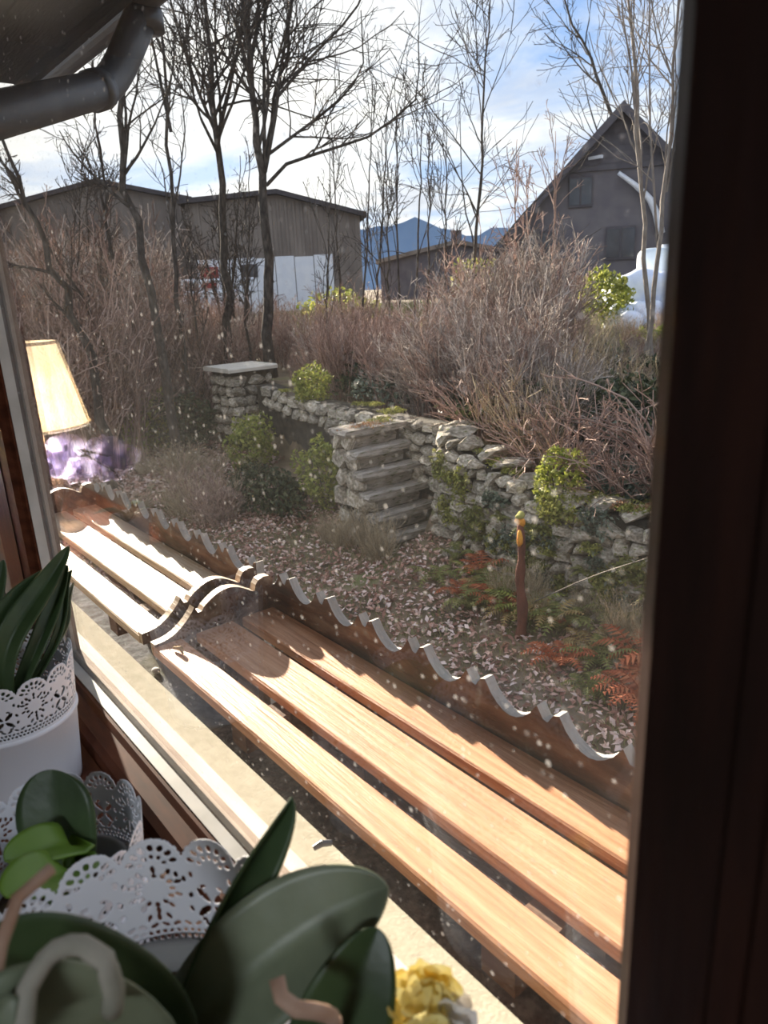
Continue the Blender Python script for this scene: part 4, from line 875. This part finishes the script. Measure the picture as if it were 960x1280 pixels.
def shed(pts, d, base, label, depth, white=None):
    """wide low-pitched timber shed: pts = left eave, ridge, right eave in pixels"""
    L, A, Rr = [at(*p, d) for p in pts]; ax = (Rr - L)[:2]; ln = np.linalg.norm(ax); ax /= ln; dp = np.array([-ax[1], ax[0]])
    if dp @ L[:2] < 0: dp = -dp
    sa = (A - L)[:2] @ ax; W = lambda s, t, z: np.array([L[0] + ax[0] * s + dp[0] * t, L[1] + ax[1] * s + dp[1] * t, z])
    root = empty('timber_shed', W(ln / 2, 0, base)); tag(root, label, 'shed')
    def slab(poly, t0, t1, name, m, par=None):
        n = len(poly); V = np.array([W(s, t0, z) for s, z in poly] + [W(s, t1, z) for s, z in poly]); i = np.arange(n); j = (i + 1) % n
        mm = M().add(V, np.stack([i, j, j + n, i + n], 1)); mm.f.setdefault(n, []).append(np.array([i[::-1], i + n])); return mm.obj(name, m, par or root)
    e = .35
    slab([(e, base - .5), (ln - e, base - .5), (ln - e, Rr[2] - .15), (sa, A[2] - .2), (e, L[2] - .15)], 0, depth, 'wall', MT['shed'])
    slab([(0, L[2]), (sa, A[2]), (sa, A[2] - .25), (0, L[2] - .25)], -.5, depth + .4, 'roof', MT['roof'])
    slab([(sa, A[2]), (ln, Rr[2]), (ln, Rr[2] - .25), (sa, A[2] - .25)], -.5, depth + .4, 'roof', MT['roof'])
    nb = 22                                            # cladding battens
    for k in range(nb):
        s = e + (ln - 2 * e) * (k + .5) / nb; zt = (L[2] + (A[2] - L[2]) * s / sa if s < sa else A[2] + (Rr[2] - A[2]) * (s - sa) / (ln - sa)) - .3
        slab([(s - .06, base + 2.2), (s + .06, base + 2.2), (s + .06, zt), (s - .06, zt)], -.06, 0, 'batten', MT['shed'])
    return root, W, slab, ln
def sheds():
    shed([(-160, 300), (118, 226), (238, 247)], 50, 1.3, 'brown timber shed with rounded ridge behind the leaning trees', 14)
    root, W, slab, ln = shed([(222, 250), (345, 238), (457, 266)], 44, 1.3, 'brown timber shed with a white lower wall behind the big trees', 12)
    top = 1.3 + 3.1
    for k in range(7):                                          # white sheets
        s0 = .6 + k * 1.08; slab([(s0, 1.2), (s0 + 1.04, 1.2), (s0 + 1.04, top - .06 * (k % 2)), (s0, top - .06 * (k % 2))], -.14, -.02, 'wall_sheet', MT['white_wall'])
    sh = slab([(.75, 2.9), (1.75, 2.9), (1.75, 4.0), (.75, 4.0)], -.26, -.14, 'red_shutter', MT['red_paint'])
    for q in range(3): slab([(.80, 3.0 + q * .33), (1.70, 3.0 + q * .33), (1.70, 3.2 + q * .33), (.80, 3.2 + q * .33)], -.30, -.26, 'shutter_panel', MT['red_paint'], sh)
    slab([(3.0, 3.35), (3.9, 3.35), (3.9, 4.05), (3.0, 4.05)], -.20, -.14, 'window', MT['dark_glass'])
    # white guard rail in front
    a, b_ = at(226, 352, 36), at(318, 349, 36); r = empty('guard_rail', (a[0], a[1], 1.3)); tag(r, 'white two-bar guard rail before the white-walled shed', 'railing')
    for dz in (0, -.52): M().tube([a + (0, 0, dz), b_ + (0, 0, dz)], .09, 8).obj('rail', MT['white_wall'], r, smooth=True)
    for t in np.linspace(.02, .98, 5): p = a + (b_ - a) * t; M().box((p[0] - .05, p[1] - .05, 1.2), (p[0] + .05, p[1] + .05, p[2])).obj('post', MT['white_wall'], r)
    # distant lower roof left of the gable
    A, B, C_ = at(470, 325, 60), at(570, 300, 60), at(640, 312, 60); z0 = 1.2
    h = empty('distant_house', ((A[0] + C_[0]) / 2, (A[1] + C_[1]) / 2, z0)); tag(h, 'low distant house between the saplings and the gable', 'house')
    ax = (C_ - A)[:2]; L = np.linalg.norm(ax); ax /= L; dp = np.array([-ax[1], ax[0]]); dp = dp if dp @ A[:2] > 0 else -dp
    Wq = lambda s, t, z: (A[0] + ax[0] * s + dp[0] * t, A[1] + ax[1] * s + dp[1] * t, z)
    def sl(poly, t0, t1, name, m):
        n = len(poly); V = np.array([Wq(s, t0, z) for s, z in poly] + [Wq(s, t1, z) for s, z in poly]); i = np.arange(n); j = (i + 1) % n
        mm = M().add(V, np.stack([i, j, j + n, i + n], 1)); mm.f.setdefault(n, []).append(np.array([i[::-1], i + n])); mm.obj(name, m, h)
    sl([(.3, z0), (L - .3, z0), (L - .3, C_[2] - .2), (L * .6, B[2] - .2), (.3, A[2] - .2)], 0, 8, 'wall', MT['gable'])
    sl([(0, A[2]), (L * .6, B[2]), (L * .6, B[2] - .3), (0, A[2] - .3)], -.4, 8.4, 'roof', MT['shed']); sl([(L * .6, B[2]), (L, C_[2]), (L, C_[2] - .3), (L * .6, B[2] - .3)], -.4, 8.4, 'roof', MT['shed'])
    sl([(L * .56, B[2] - .2), (L * .64, B[2] - .2), (L * .64, B[2] + .8), (L * .56, B[2] + .8)], 2, 3, 'chimney', MT['gable'])
sheds()

def rounded_box(m, c, s, rad, rz, bend=0.0, sub=10, seed=0, amp=0.0):
    bm = bmesh.new(); bmesh.ops.create_cube(bm, size=2.0); bmesh.ops.subdivide_edges(bm, edges=bm.edges, cuts=sub, use_grid_fill=True)
    v = np.array([q.co[:] for q in bm.verts]); f = [[q.index for q in fc.verts] for fc in bm.faces]; bm.free()
    p = np.clip(v, -1 + rad, 1 - rad); d = v - p; ln = np.linalg.norm(d, axis=1, keepdims=True); v = p + np.where(ln > 1e-6, d / np.maximum(ln, 1e-6) * rad, 0)
    if amp:
        r = np.random.default_rng(seed); k = r.normal(size=(5, 3)) * 2.6; v = v * (1 + amp * np.sin(v @ k.T + r.uniform(0, 6, 5)).mean(1, keepdims=True))
    v = v * np.array(s); ca, sa = math.cos(rz), math.sin(rz); v = v @ np.array([[ca, sa, 0], [-sa, ca, 0], [0, 0, 1]]) + np.array(c)
    m.add(v, np.array(f)); return m
def yard_things():
    rz = math.atan2(.57, .82)
    p = at(806, 380, 21); z = float(gz(p[0], p[1]))
    t = rounded_box(M(), (p[0], p[1], z + .62), (.95, .75, .66), .75, rz, seed=3, amp=.22).obj('tarpaulin_pile', MT['tarp'], smooth=True); tag(t, 'large lumpy pile under a pale blue tarpaulin by the gable', 'tarpaulin')
    p2 = at(845, 385, 20.5); t = rounded_box(M(), (p2[0], p2[1], float(gz(p2[0], p2[1])) + .42), (.42, .5, .46), .8, rz, seed=9, amp=.25).obj('tarpaulin_bundle', MT['tarp'], smooth=True); tag(t, 'small upright bundle wrapped in pale blue sheet right of the pile', 'tarpaulin')
    p = at(832, 350, 23); z = float(gz(p[0], p[1])); r = empty('water_tank', (p[0], p[1], z)); tag(r, 'tall pale plastic water tank behind the tarpaulin pile', 'tank')
    rounded_box(M(), (p[0], p[1], z + 1.12), (.78, .6, .72), .3, rz).obj('tank_body', MT['tank'], r, smooth=True)
    M().tube([(p[0], p[1], z + 1.82), (p[0], p[1], z + 1.92)], .2, 14).obj('lid', MT['pale_metal'], r, smooth=True)
    ca, sa = math.cos(rz), math.sin(rz); M().box((p[0] - .75, p[1] - .55, z - .1), (p[0] + .75, p[1] + .55, z + .41), np.array([[ca, -sa, 0], [sa, ca, 0], [0, 0, 1]])).obj('stand', MT['shed'], r)
    rr = np.random.default_rng(4)
    for k in range(6):
        q = at(768 + k * 9 + rr.uniform(-3, 3), 392, 19.5 + rr.uniform(-.6, .6)); zz = float(gz(q[0], q[1]))
        o = rounded_box(M(), (q[0], q[1], zz + .22 + .15 * (k % 2)), (.30, .26, .25), .7, rr.uniform(0, 3), sub=5, seed=k, amp=.25).obj('pale_sack', MT['tarp'], smooth=True); tag(o, 'pale filled sack heaped left of the blue tarpaulin pile', 'sack', 'sacks by the tarpaulin')
yard_things()

# ------------------------------------------------------------------ on the inner sill
SILL = 2.07
def lace_pot_meshes(R=.082, H=.18, band=.078):
    """pot with a perforated scalloped collar; holes cut into the sheet on a snapped grid"""
    rtop = lambda z: R * (0.80 + 0.20 * z / H)
    ns = 14; per = 2 * math.pi * R * .95 / ns * 2; half = per / 2       # one repeat = two scallops
    hs = []                                                             # holes: (u, v, a, b, angle); v measured from the collar's lower edge
    def e(u, v, a, b_, ang=0.0): hs.append((u % per, v, a * 1.18, b_ * 1.22, ang))
    for k in range(16):
        e(per * k / 16, .0060, .0013, .0013); e(per * (k + .5) / 16, .0100, .0013, .0013)
    for k in range(10): e(per * k / 10, .0150, .0024, .0012, .5 if k % 2 else -.5)
    cu = per * .25
    for k in range(4):
        a = math.pi / 4 + k * math.pi / 2; e(cu + .0078 * math.cos(a), .0300 + .0078 * math.sin(a), .0052, .0019, a)
    for k in range(8):
        a = math.pi / 8 + k * math.pi / 4; e(cu + .0150 * math.cos(a), .0300 + .0125 * math.sin(a), .0020, .0012, a + 1.57)
    cu = per * .75
    for k in range(12):
        a = k * math.pi / 6; e(cu + .0100 * math.cos(a), .0395 + .0100 * math.sin(a), .0017, .0013, a)
    for k in range(10):
        a = k * math.pi / 5 + .3; e(cu + .0142 * math.cos(a), .0395 + .0142 * math.sin(a), .0023, .0012, a)
    for k in range(3): e(cu + (k - 1) * .006, .0205, .0025, .0012, (k - 1) * .5 + 1.57)
    for c in (0, .5):                                                    # fan below each scallop tip
        for k in range(7):
            a = math.pi * (.08 + .84 * k / 6); e(per * (c + .25) + .0125 * math.cos(a), .056 + .0125 * math.sin(a), .0022, .0015, a)
            if k < 5: a = math.pi * (.12 + .76 * k / 4); e(per * (c + .25) + .0075 * math.cos(a), .055 + .0075 * math.sin(a), .0015, .0011, a)
        for k in range(3): e(per * c + (k - 1) * .0045, .046 + abs(k - 1) * .003, .0020, .0012, 1.57)
    hs = np.array(hs)
    rep = ns // 2; nu = 84 * rep; nv = 74; hmax = band
    u = np.arange(nu) * per / 84; v = np.linspace(0, hmax, nv); U, V = np.meshgrid(u, v)
    def sdf(U, V):
        ed = (.056 + .0185 * np.sqrt(np.clip(1 - ((((U / half) % 1) - .5) * 2) ** 2 * .95, 0, 1))) - V     # scalloped upper edge
        s = ed; um = U % per
        for (hu, hv, a, b_, an) in hs:
            du = (um - hu + per / 2) % per - per / 2; dv = V - hv; ca, sa = math.cos(an), math.sin(an)
            x = (du * ca + dv * sa) / a; y = (-du * sa + dv * ca) / b_; s = np.minimum(s, (np.sqrt(x * x + y * y) - 1) * b_)
        return s
    S = sdf(U, V); h = per / 84; eps = 2e-4
    gx = (sdf(U + eps, V) - sdf(U - eps, V)) / (2 * eps); gy = (sdf(U, V + eps) - sdf(U, V - eps)) / (2 * eps); g2 = gx * gx + gy * gy + 1e-6
    cl = np.abs(S) < h * .62; sc = np.where(cl, S / g2, 0); lim = h * .6
    U2 = U - np.clip(sc * gx, -lim, lim); V2 = np.clip(V - np.clip(sc * gy, -lim, lim), 0, hmax)
    th = U2 / (per * rep) * 2 * math.pi; z = H - hmax * .955 + V2; rr = R * (0.80 + 0.20 * z / H)
    P = np.stack([rr * np.cos(th), rr * np.sin(th), z], -1).reshape(-1, 3)
    i = (np.arange(nv - 1)[:, None] * nu + np.arange(nu)[None]); j = (np.arange(nv - 1)[:, None] * nu + (np.arange(nu)[None] + 1) % nu)
    keep = sdf(U[:-1] + h / 2, V[:-1] + (v[1] - v[0]) / 2) > 0
    F = np.stack([i, j, j + nu, i + nu], -1)[keep]
    collar = M().add(P, F).mesh('lace_collar', MT['pot'], True)
    zb = H - hmax * .955
    b_ = M(); b_.lathe([(0.0, .004), (rtop(0) - .004, .004), (rtop(0) - .0, .0), (rtop(0) + .0005, .004), (rtop(zb - .006), zb - .006), (rtop(zb) + .0018, zb - .004), (rtop(zb) + .0018, zb), (rtop(zb), zb + .0015), (rtop(zb) - .0012, zb + .0015), (rtop(.01) - .0012, .01), (0.0, .006)], 72)
    return collar, b_.mesh('pot_body', MT['pot'], True), zb
COLLAR, BODY, ZBAND = lace_pot_meshes()
def lace_pot(x, y, s, rz, label, inner=True):
    root = empty('flower_pot', (x, y, SILL)); tag(root, label, 'flower pot', 'white lace-edged pots on the sill'); root.scale = (s, s, s); root.rotation_euler = (0, 0, rz)
    for nm, me in (('lace_collar', COLLAR), ('pot_body', BODY)):
        o = bpy.data.objects.new(nm, me); COL.objects.link(o); o.parent = root
        if nm == 'lace_collar': md = o.modifiers.new('thickness', 'SOLIDIFY'); md.thickness = .0009
    ip = M().lathe([(0, .01), (.050, .01), (.062, .115), (.066, .115), (.066, .119), (.060, .119), (.057, .102), (0, .104)], 40)
    o = bpy.data.objects.new('inner_pot', ip.mesh('inner_pot', MT['pot_grey'], True)); COL.objects.link(o); o.parent = root
    sb = M().lathe([(0, .106), (.02, .107), (.05, .106), (.056, .104)], 30); o = bpy.data.objects.new('substrate', sb.mesh('substrate', MT['soil'], True)); COL.objects.link(o); o.parent = root
    return root
PA = (-0.985, -0.145); PB = (-0.622, -0.190); PC = (-0.395, -0.195)
lace_pot(*PA, 1.05, .4, 'white lace-edged pot holding narrow upright leaves by the window frame')
lace_pot(*PB, 1.0, 1.1, 'white lace-edged pot holding the small round-leaved orchid')
lace_pot(*PC, 1.28, .15, 'white lace-edged pot holding the orchid with large grey-green leaves')

def strap_leaf(root, name, pts, width, m, fold=.25, tipw=.35, nrm=(0, 0, 1), basew=.45, thick=.0016, twist=0.0, shape=None):
    """broad leaf along pts; V-folded along its midrib"""
    k, w = 26, 11; P = np.array(pts, float); t = np.linspace(0, 1, len(P)); tt = np.sin(np.linspace(0, 1, k) * math.pi / 2)
    deg = min(3, len(P) - 1); C = np.stack([np.polyval(np.polyfit(t, P[:, i], deg), tt) for i in range(3)], 1)
    T = np.gradient(C, axis=0); T /= np.linalg.norm(T, axis=1, keepdims=True); n0 = np.array(nrm, float)
    B = np.cross(T, n0); B /= np.linalg.norm(B, axis=1, keepdims=True); N = np.cross(B, T)
    if twist: a = twist * tt[:, None]; B, N = B * np.cos(a) + N * np.sin(a), N * np.cos(a) - B * np.sin(a)
    prof = width / 2 * (basew + (1 - basew) * np.sin(np.clip(tt * 1.15, 0, 1) * math.pi / 2)) * np.sqrt(np.clip(1 - np.clip((tt - (1 - tipw)) / tipw, 0, 1) ** 2.2, 0.0006, 1))
    s = np.linspace(-1, 1, w); off = np.abs(s) ** 0.95 * fold
    V = C[:, None] + B[:, None] * (s[None, :, None] * prof[:, None, None]) * math.sqrt(max(1 - fold * fold * .6, .1)) + N[:, None] * (off[None, :, None] * prof[:, None, None])
    i = (np.arange(k - 1)[:, None] * w + np.arange(w - 1)[None]).ravel()
    o = M().add(V.reshape(-1, 3), np.stack([i, i + 1, i + w + 1, i + w], 1)).obj(name, m, root, smooth=True)
    md = o.modifiers.new('thickness', 'SOLIDIFY'); md.thickness = thick; md.offset = 0
    return o
TOCAM = -RW[:, 2]
def plants():
    # large orchid in the near pot
    r = empty('orchid', (PC[0], PC[1], SILL + .137)); tag(r, 'orchid with large grey-green leaves in the lace pot before the ledge', 'orchid')
    b0 = np.array([PC[0] + .03, PC[1] - .005, SILL + .138])
    strap_leaf(r, 'leaf', [b0, near(250, 1285, .55), near(320, 1215, .525), near(400, 1150, .505), near(485, 1110, .49)], .080, MT['leaf_pale'], .42, .62, TOCAM + np.array([-.15, .1, .6]), .5)
    strap_leaf(r, 'leaf', [b0, near(232, 1240, .56), near(270, 1150, .54), near(318, 1062, .53), near(364, 998, .52)], .046, MT['leaf'], 1.0, .55, TOCAM + np.array([.6, .5, .1]), .8)
    strap_leaf(r, 'leaf', [near(385, 1400, .53), near(412, 1320, .51), near(438, 1250, .49), near(472, 1160, .475)], .060, MT['leaf'], .25, .7, TOCAM + np.array([.1, -.1, .1]), .85)
    strap_leaf(r, 'leaf', [b0 + (-.01, -.01, 0), near(215, 1310, .54), near(150, 1252, .50), near(60, 1212, .46), near(-40, 1212, .44)], .056, MT['leaf'], .25, .35, TOCAM + np.array([0, -.1, .9]), .6)
    strap_leaf(r, 'leaf', [b0 + (0, -.02, 0), near(215, 1340, .52), near(140, 1295, .46), near(60, 1270, .42), near(-20, 1280, .40)], .052, MT['leaf_pale'], .2, .35, TOCAM + np.array([0, -.2, .8]), .5)
    M().tube(resample([near(28, 1300, .40), near(34, 1235, .40), near(62, 1190, .40), near(98, 1178, .40), near(132, 1200, .40), near(143, 1240, .41), near(140, 1262, .42)], 16), np.linspace(.0042, .0050, 16), 10).obj('air_root', MT['root'], r, smooth=True)
    M().tube(resample([near(78, 1213, .43), near(105, 1218, .43), near(122, 1245, .44), near(132, 1265, .46), near(170, 1300, .5)], 12), .0042, 10).obj('air_root', MT['stub'], r, smooth=True)
    M().tube(resample([near(346, 1222, .43), near(349, 1245, .43), near(372, 1262, .43), near(400, 1264, .435), near(418, 1272, .45), near(420, 1310, .50)], 12), .0040, 10).obj('flower_stub', MT['stub'], r, smooth=True)
    M().tube(resample([b0, near(60, 1320, .47), near(-12, 1240, .41), near(8, 1150, .41), near(30, 1108, .415), near(64, 1086, .42)], 16), np.linspace(.0036, .0030, 16), 10).obj('flower_stem', MT['stub'], r, smooth=True)
    # small orchid in the middle pot
    r = empty('orchid', (PB[0], PB[1], SILL + .108)); tag(r, 'small orchid with one round upright leaf in the middle lace pot', 'orchid')
    b0 = np.array([PB[0] + .005, PB[1] - .005, SILL + .108])
    strap_leaf(r, 'leaf', [b0, near(78, 1062, .78), near(70, 1010, .77), near(66, 962, .765)], .076, MT['leaf'], .12, .5, TOCAM, .62)
    strap_leaf(r, 'leaf', [b0, near(92, 1062, .76), near(55, 1060, .735), near(6, 1076, .72)], .046, MT['leaf_bright'], .3, .5, TOCAM * .5 + np.array([0, 0, 1.0]), .6)
    strap_leaf(r, 'leaf', [b0, near(95, 1092, .74), near(55, 1098, .70), near(8, 1122, .68)], .052, MT['leaf_bright'], .3, .45, TOCAM * .5 + np.array([.1, 0, 1.0]), .6)
    m = M(); blob(m, b0 + (0.006, 0.0, .012), (.011, .010, .018), 3, 2, .1); m.obj('crown', MT['leaf_bright'], r, smooth=True)
    # strap-leaved plant in the far pot
    r = empty('strap_leaved_plant', (PA[0], PA[1], SILL + .118)); tag(r, 'plant with narrow upright leaves in the lace pot by the window frame', 'houseplant')
    b0 = np.array([PA[0], PA[1], SILL + .116])
    for k, (pp, w, m, f) in enumerate(((((8, 815), (40, 755), (86, 683)), .042, 'leaf', .5), (((2, 790), (30, 742), (72, 706)), .034, 'leaf', .6), (((45, 812), (66, 760), (84, 706)), .030, 'leaf', .6), (((70, 800), (80, 750), (90, 712)), .016, 'leaf', .5), (((75, 795), (84, 765), (92, 728)), .012, 'leaf_pale', .4), (((-20, 810), (-12, 760), (4, 700)), .035, 'leaf', .5))):
        strap_leaf(r, 'leaf', [b0 + rng.normal(0, .008, 3) * (1, 1, 0)] + [near(u, v, 1.06 + .01 * k) for u, v in pp], w, MT[m], f, .7, TOCAM + np.array([.2, .2, .2]), .6)
plants()

def primrose():
    c = np.array([-0.232, -0.118, SILL]); r = empty('potted_primrose', c); tag(r, 'yellow and white primrose in a small blue-white pot beside the pane', 'potted flower')
    M().lathe([(0, 0), (.030, 0), (.034, .05), (.040, .12), (.042, .18), (.039, .18), (.036, .17), (0, .165)], 36, c).obj('pot', MT['ribbon'], r, smooth=True)
    q = np.random.default_rng(2)
    def flower(p, rad, m, seed, nrm):
        h = np.random.default_rng(seed); nrm = np.array(nrm, float); nrm /= np.linalg.norm(nrm); a = np.cross(nrm, [0.3, .2, .9]); a /= np.linalg.norm(a); b_ = np.cross(nrm, a); mm = M()
        for ring in range(3):
            n = 7 - ring
            for k in range(n):
                t = k * 6.283 / n + ring * .4; d = a * math.cos(t) + b_ * math.sin(t); e = np.cross(nrm, d); L = rad * (1 - .25 * ring); cup = .25 + .35 * ring
                s = np.linspace(0, 1, 6); V = []
                for x in s:
                    w = L * .45 * math.sin(math.pi * min(.12 + x * .8, 1)); ruf = h.normal(0, .06) * L
                    for y in (-1, -.33, .33, 1): V.append(p + d * L * x + e * w * y + nrm * (L * cup * x * x + ruf * x * (1 if y > 0 else -1) + .004 * ring))
                i = (np.arange(5)[:, None] * 4 + np.arange(3)[None]).ravel(); mm.add(V, np.stack([i, i + 1, i + 5, i + 4], 1))
        mm.obj('blossom', m, r, smooth=True)
    for k, (u, v, d, rad, m) in enumerate(((535, 1232, .50, .020, 'petal_yellow'), (520, 1262, .495, .021, 'petal_yellow'), (552, 1256, .51, .017, 'petal_white'), (508, 1240, .52, .016, 'petal_white'), (565, 1290, .50, .02, 'petal_white'), (530, 1300, .49, .02, 'petal_yellow'))):
        p = near(u, v, d); flower(p, rad, MT[m], k, TOCAM + q.normal(0, .25, 3)); M().tube(resample([c + (0, 0, .165), (c + (0, 0, .2)) * .5 + p * .5, p], 6), .0014, 6).obj('stalk', MT['leaf_bright'], r, smooth=True)
primrose()

def table_lamp():
    c = np.array([-2.135, -0.232, SILL]); r = empty('table_lamp', c); tag(r, 'lit table lamp with parchment shade, mirrored in the pane', 'lamp')
    M().lathe([(0, 0), (.07, 0), (.07, .012), (.03, .022), (.018, .05), (.035, .11), (.040, .16), (.022, .22), (.010, .25), (.010, .30), (0, .30)], 32, c).obj('base', MT['brass'], r, smooth=True)
    z0, z1 = .30, .525; sh = M(); sh.lathe([(.128, z0), (.080, z1)], 64, c); o = sh.obj('lamp_shade', MT['shade'], r, smooth=True); md = o.modifiers.new('thickness', 'SOLIDIFY'); md.thickness = .0012
    M().lathe([(.0795, z1 - .006), (.0815, z1 - .006), (.0808, z1 + .002), (.0788, z1 + .002)], 64, c).obj('top_trim', MT['petal_white'], r, smooth=True)
    M().lathe([(.1275, z0 - .002), (.1295, z0 - .002), (.1285, z0 + .006), (.1268, z0 + .006)], 64, c).obj('bottom_trim', MT['petal_white'], r, smooth=True)
    M().lathe([(0, .30), (.012, .30), (.014, .33), (.030, .37), (.032, .40), (.022, .43), (0, .44)], 24, c).obj('bulb', MT['lamp_glow'], r, smooth=True)
    ld = bpy.data.lights.new('lamp_bulb', 'POINT'); ld.energy = 16; ld.color = (1.0, .93, .84); ld.shadow_soft_size = .02; lo = bpy.data.objects.new('lamp_bulb', ld); COL.objects.link(lo); lo.parent = r; lo.location = (.062, -.01, .335)
table_lamp()

def lilac_orchid():
    c = np.array([-1.84, -0.34, SILL]); r = empty('lilac_orchid', c); tag(r, 'lilac flowering orchid beside the lamp, mirrored in the pane', 'orchid')
    M().lathe([(0, 0), (.040, 0), (.050, .09), (.047, .09), (.044, .08), (0, .075)], 32, c).obj('pot', MT['pot'], r, smooth=True)
    def mirror(u, v, d): p = at(u, v, d); p[1] = -p[1] - .0; return p
    fl = [(85, 560, 2.05), (100, 588, 2.05), (66, 582, 2.05), (140, 585, 2.03), (154, 572, 2.04), (134, 562, 2.04)]
    for k, (u, v, d) in enumerate(fl):
        p = mirror(u, v, d); nrm = np.array([.8, .45, .1]); nrm /= np.linalg.norm(nrm); a = np.cross(nrm, [0, 0, 1.0]); a /= np.linalg.norm(a); b_ = np.cross(a, nrm); mm = M()
        for j in range(5):
            t = math.pi / 2 + j * 2 * math.pi / 5; d_ = a * math.cos(t) + b_ * math.sin(t); e = np.cross(nrm, d_); L = .042 if j in (0, 2, 3) else .05; V = []
            for x in np.linspace(0, 1, 7):
                w = L * (.6 if j in (1, 4) else .36) * math.sin(math.pi * min(.06 + x * .92, 1)) ** .7
                for y in (-1, -.4, .4, 1): V.append(p + d_ * L * x + e * w * y + nrm * (.008 * math.sin(3 * x) - .006 * y * y))
            i = (np.arange(6)[:, None] * 4 + np.arange(3)[None]).ravel(); mm.add(V, np.stack([i, i + 1, i + 5, i + 4], 1))
        blob(mm, p + nrm * .008, (.009, .009, .009), k, 2, .2)
        mm.obj('blossom', MT['petal_purple'], r, smooth=True)
    top = mirror(98, 560, 2.04); M().tube(resample([c + (0, 0, .075), c + (.0, .01, .2), top, mirror(140, 570, 2.03)], 14), .0022, 8).obj('flower_stem', MT['leaf'], r, smooth=True)
    for a in (0.4, 2.2, 3.9, 5.2): strap_leaf(r, 'leaf', [c + (0, 0, .076), c + (.04 * math.cos(a), .04 * math.sin(a), .10), c + (.09 * math.cos(a), .09 * math.sin(a), .095)], .034, MT['leaf'], .25, .4)
lilac_orchid()

def ceiling_fill():  # added lamp out of view, brightens the pots from the room side
    c = np.array([1.0, -1.9, CL]); r = empty('ceiling_fill', c); tag(r, 'flat round ceiling lamp added behind the viewer to brighten the pots', 'lamp')
    M().lathe([(0, 0), (.30, 0), (.31, -.02), (.30, -.05), (.27, -.055), (.27, -.045), (0, -.045)], 48, c).obj('housing', MT['zinc'], r, smooth=True)
    M().lathe([(0, -.062), (.20, -.060), (.268, -.050), (.268, -.046), (0, -.046)], 48, c).obj('diffuser', MT['lamp_glow'], r, smooth=True)
    ld = bpy.data.lights.new('ceiling_fill_light', 'AREA'); ld.shape = 'DISK'; ld.size = .52; ld.energy = 18; ld.color = (.84, .91, 1.0); lo = bpy.data.objects.new('ceiling_fill_light', ld); COL.objects.link(lo); lo.parent = r; lo.location = (0, 0, -.066)
ceiling_fill()
for o in list(COL.objects):
    if '_o' in o: del o['_o']
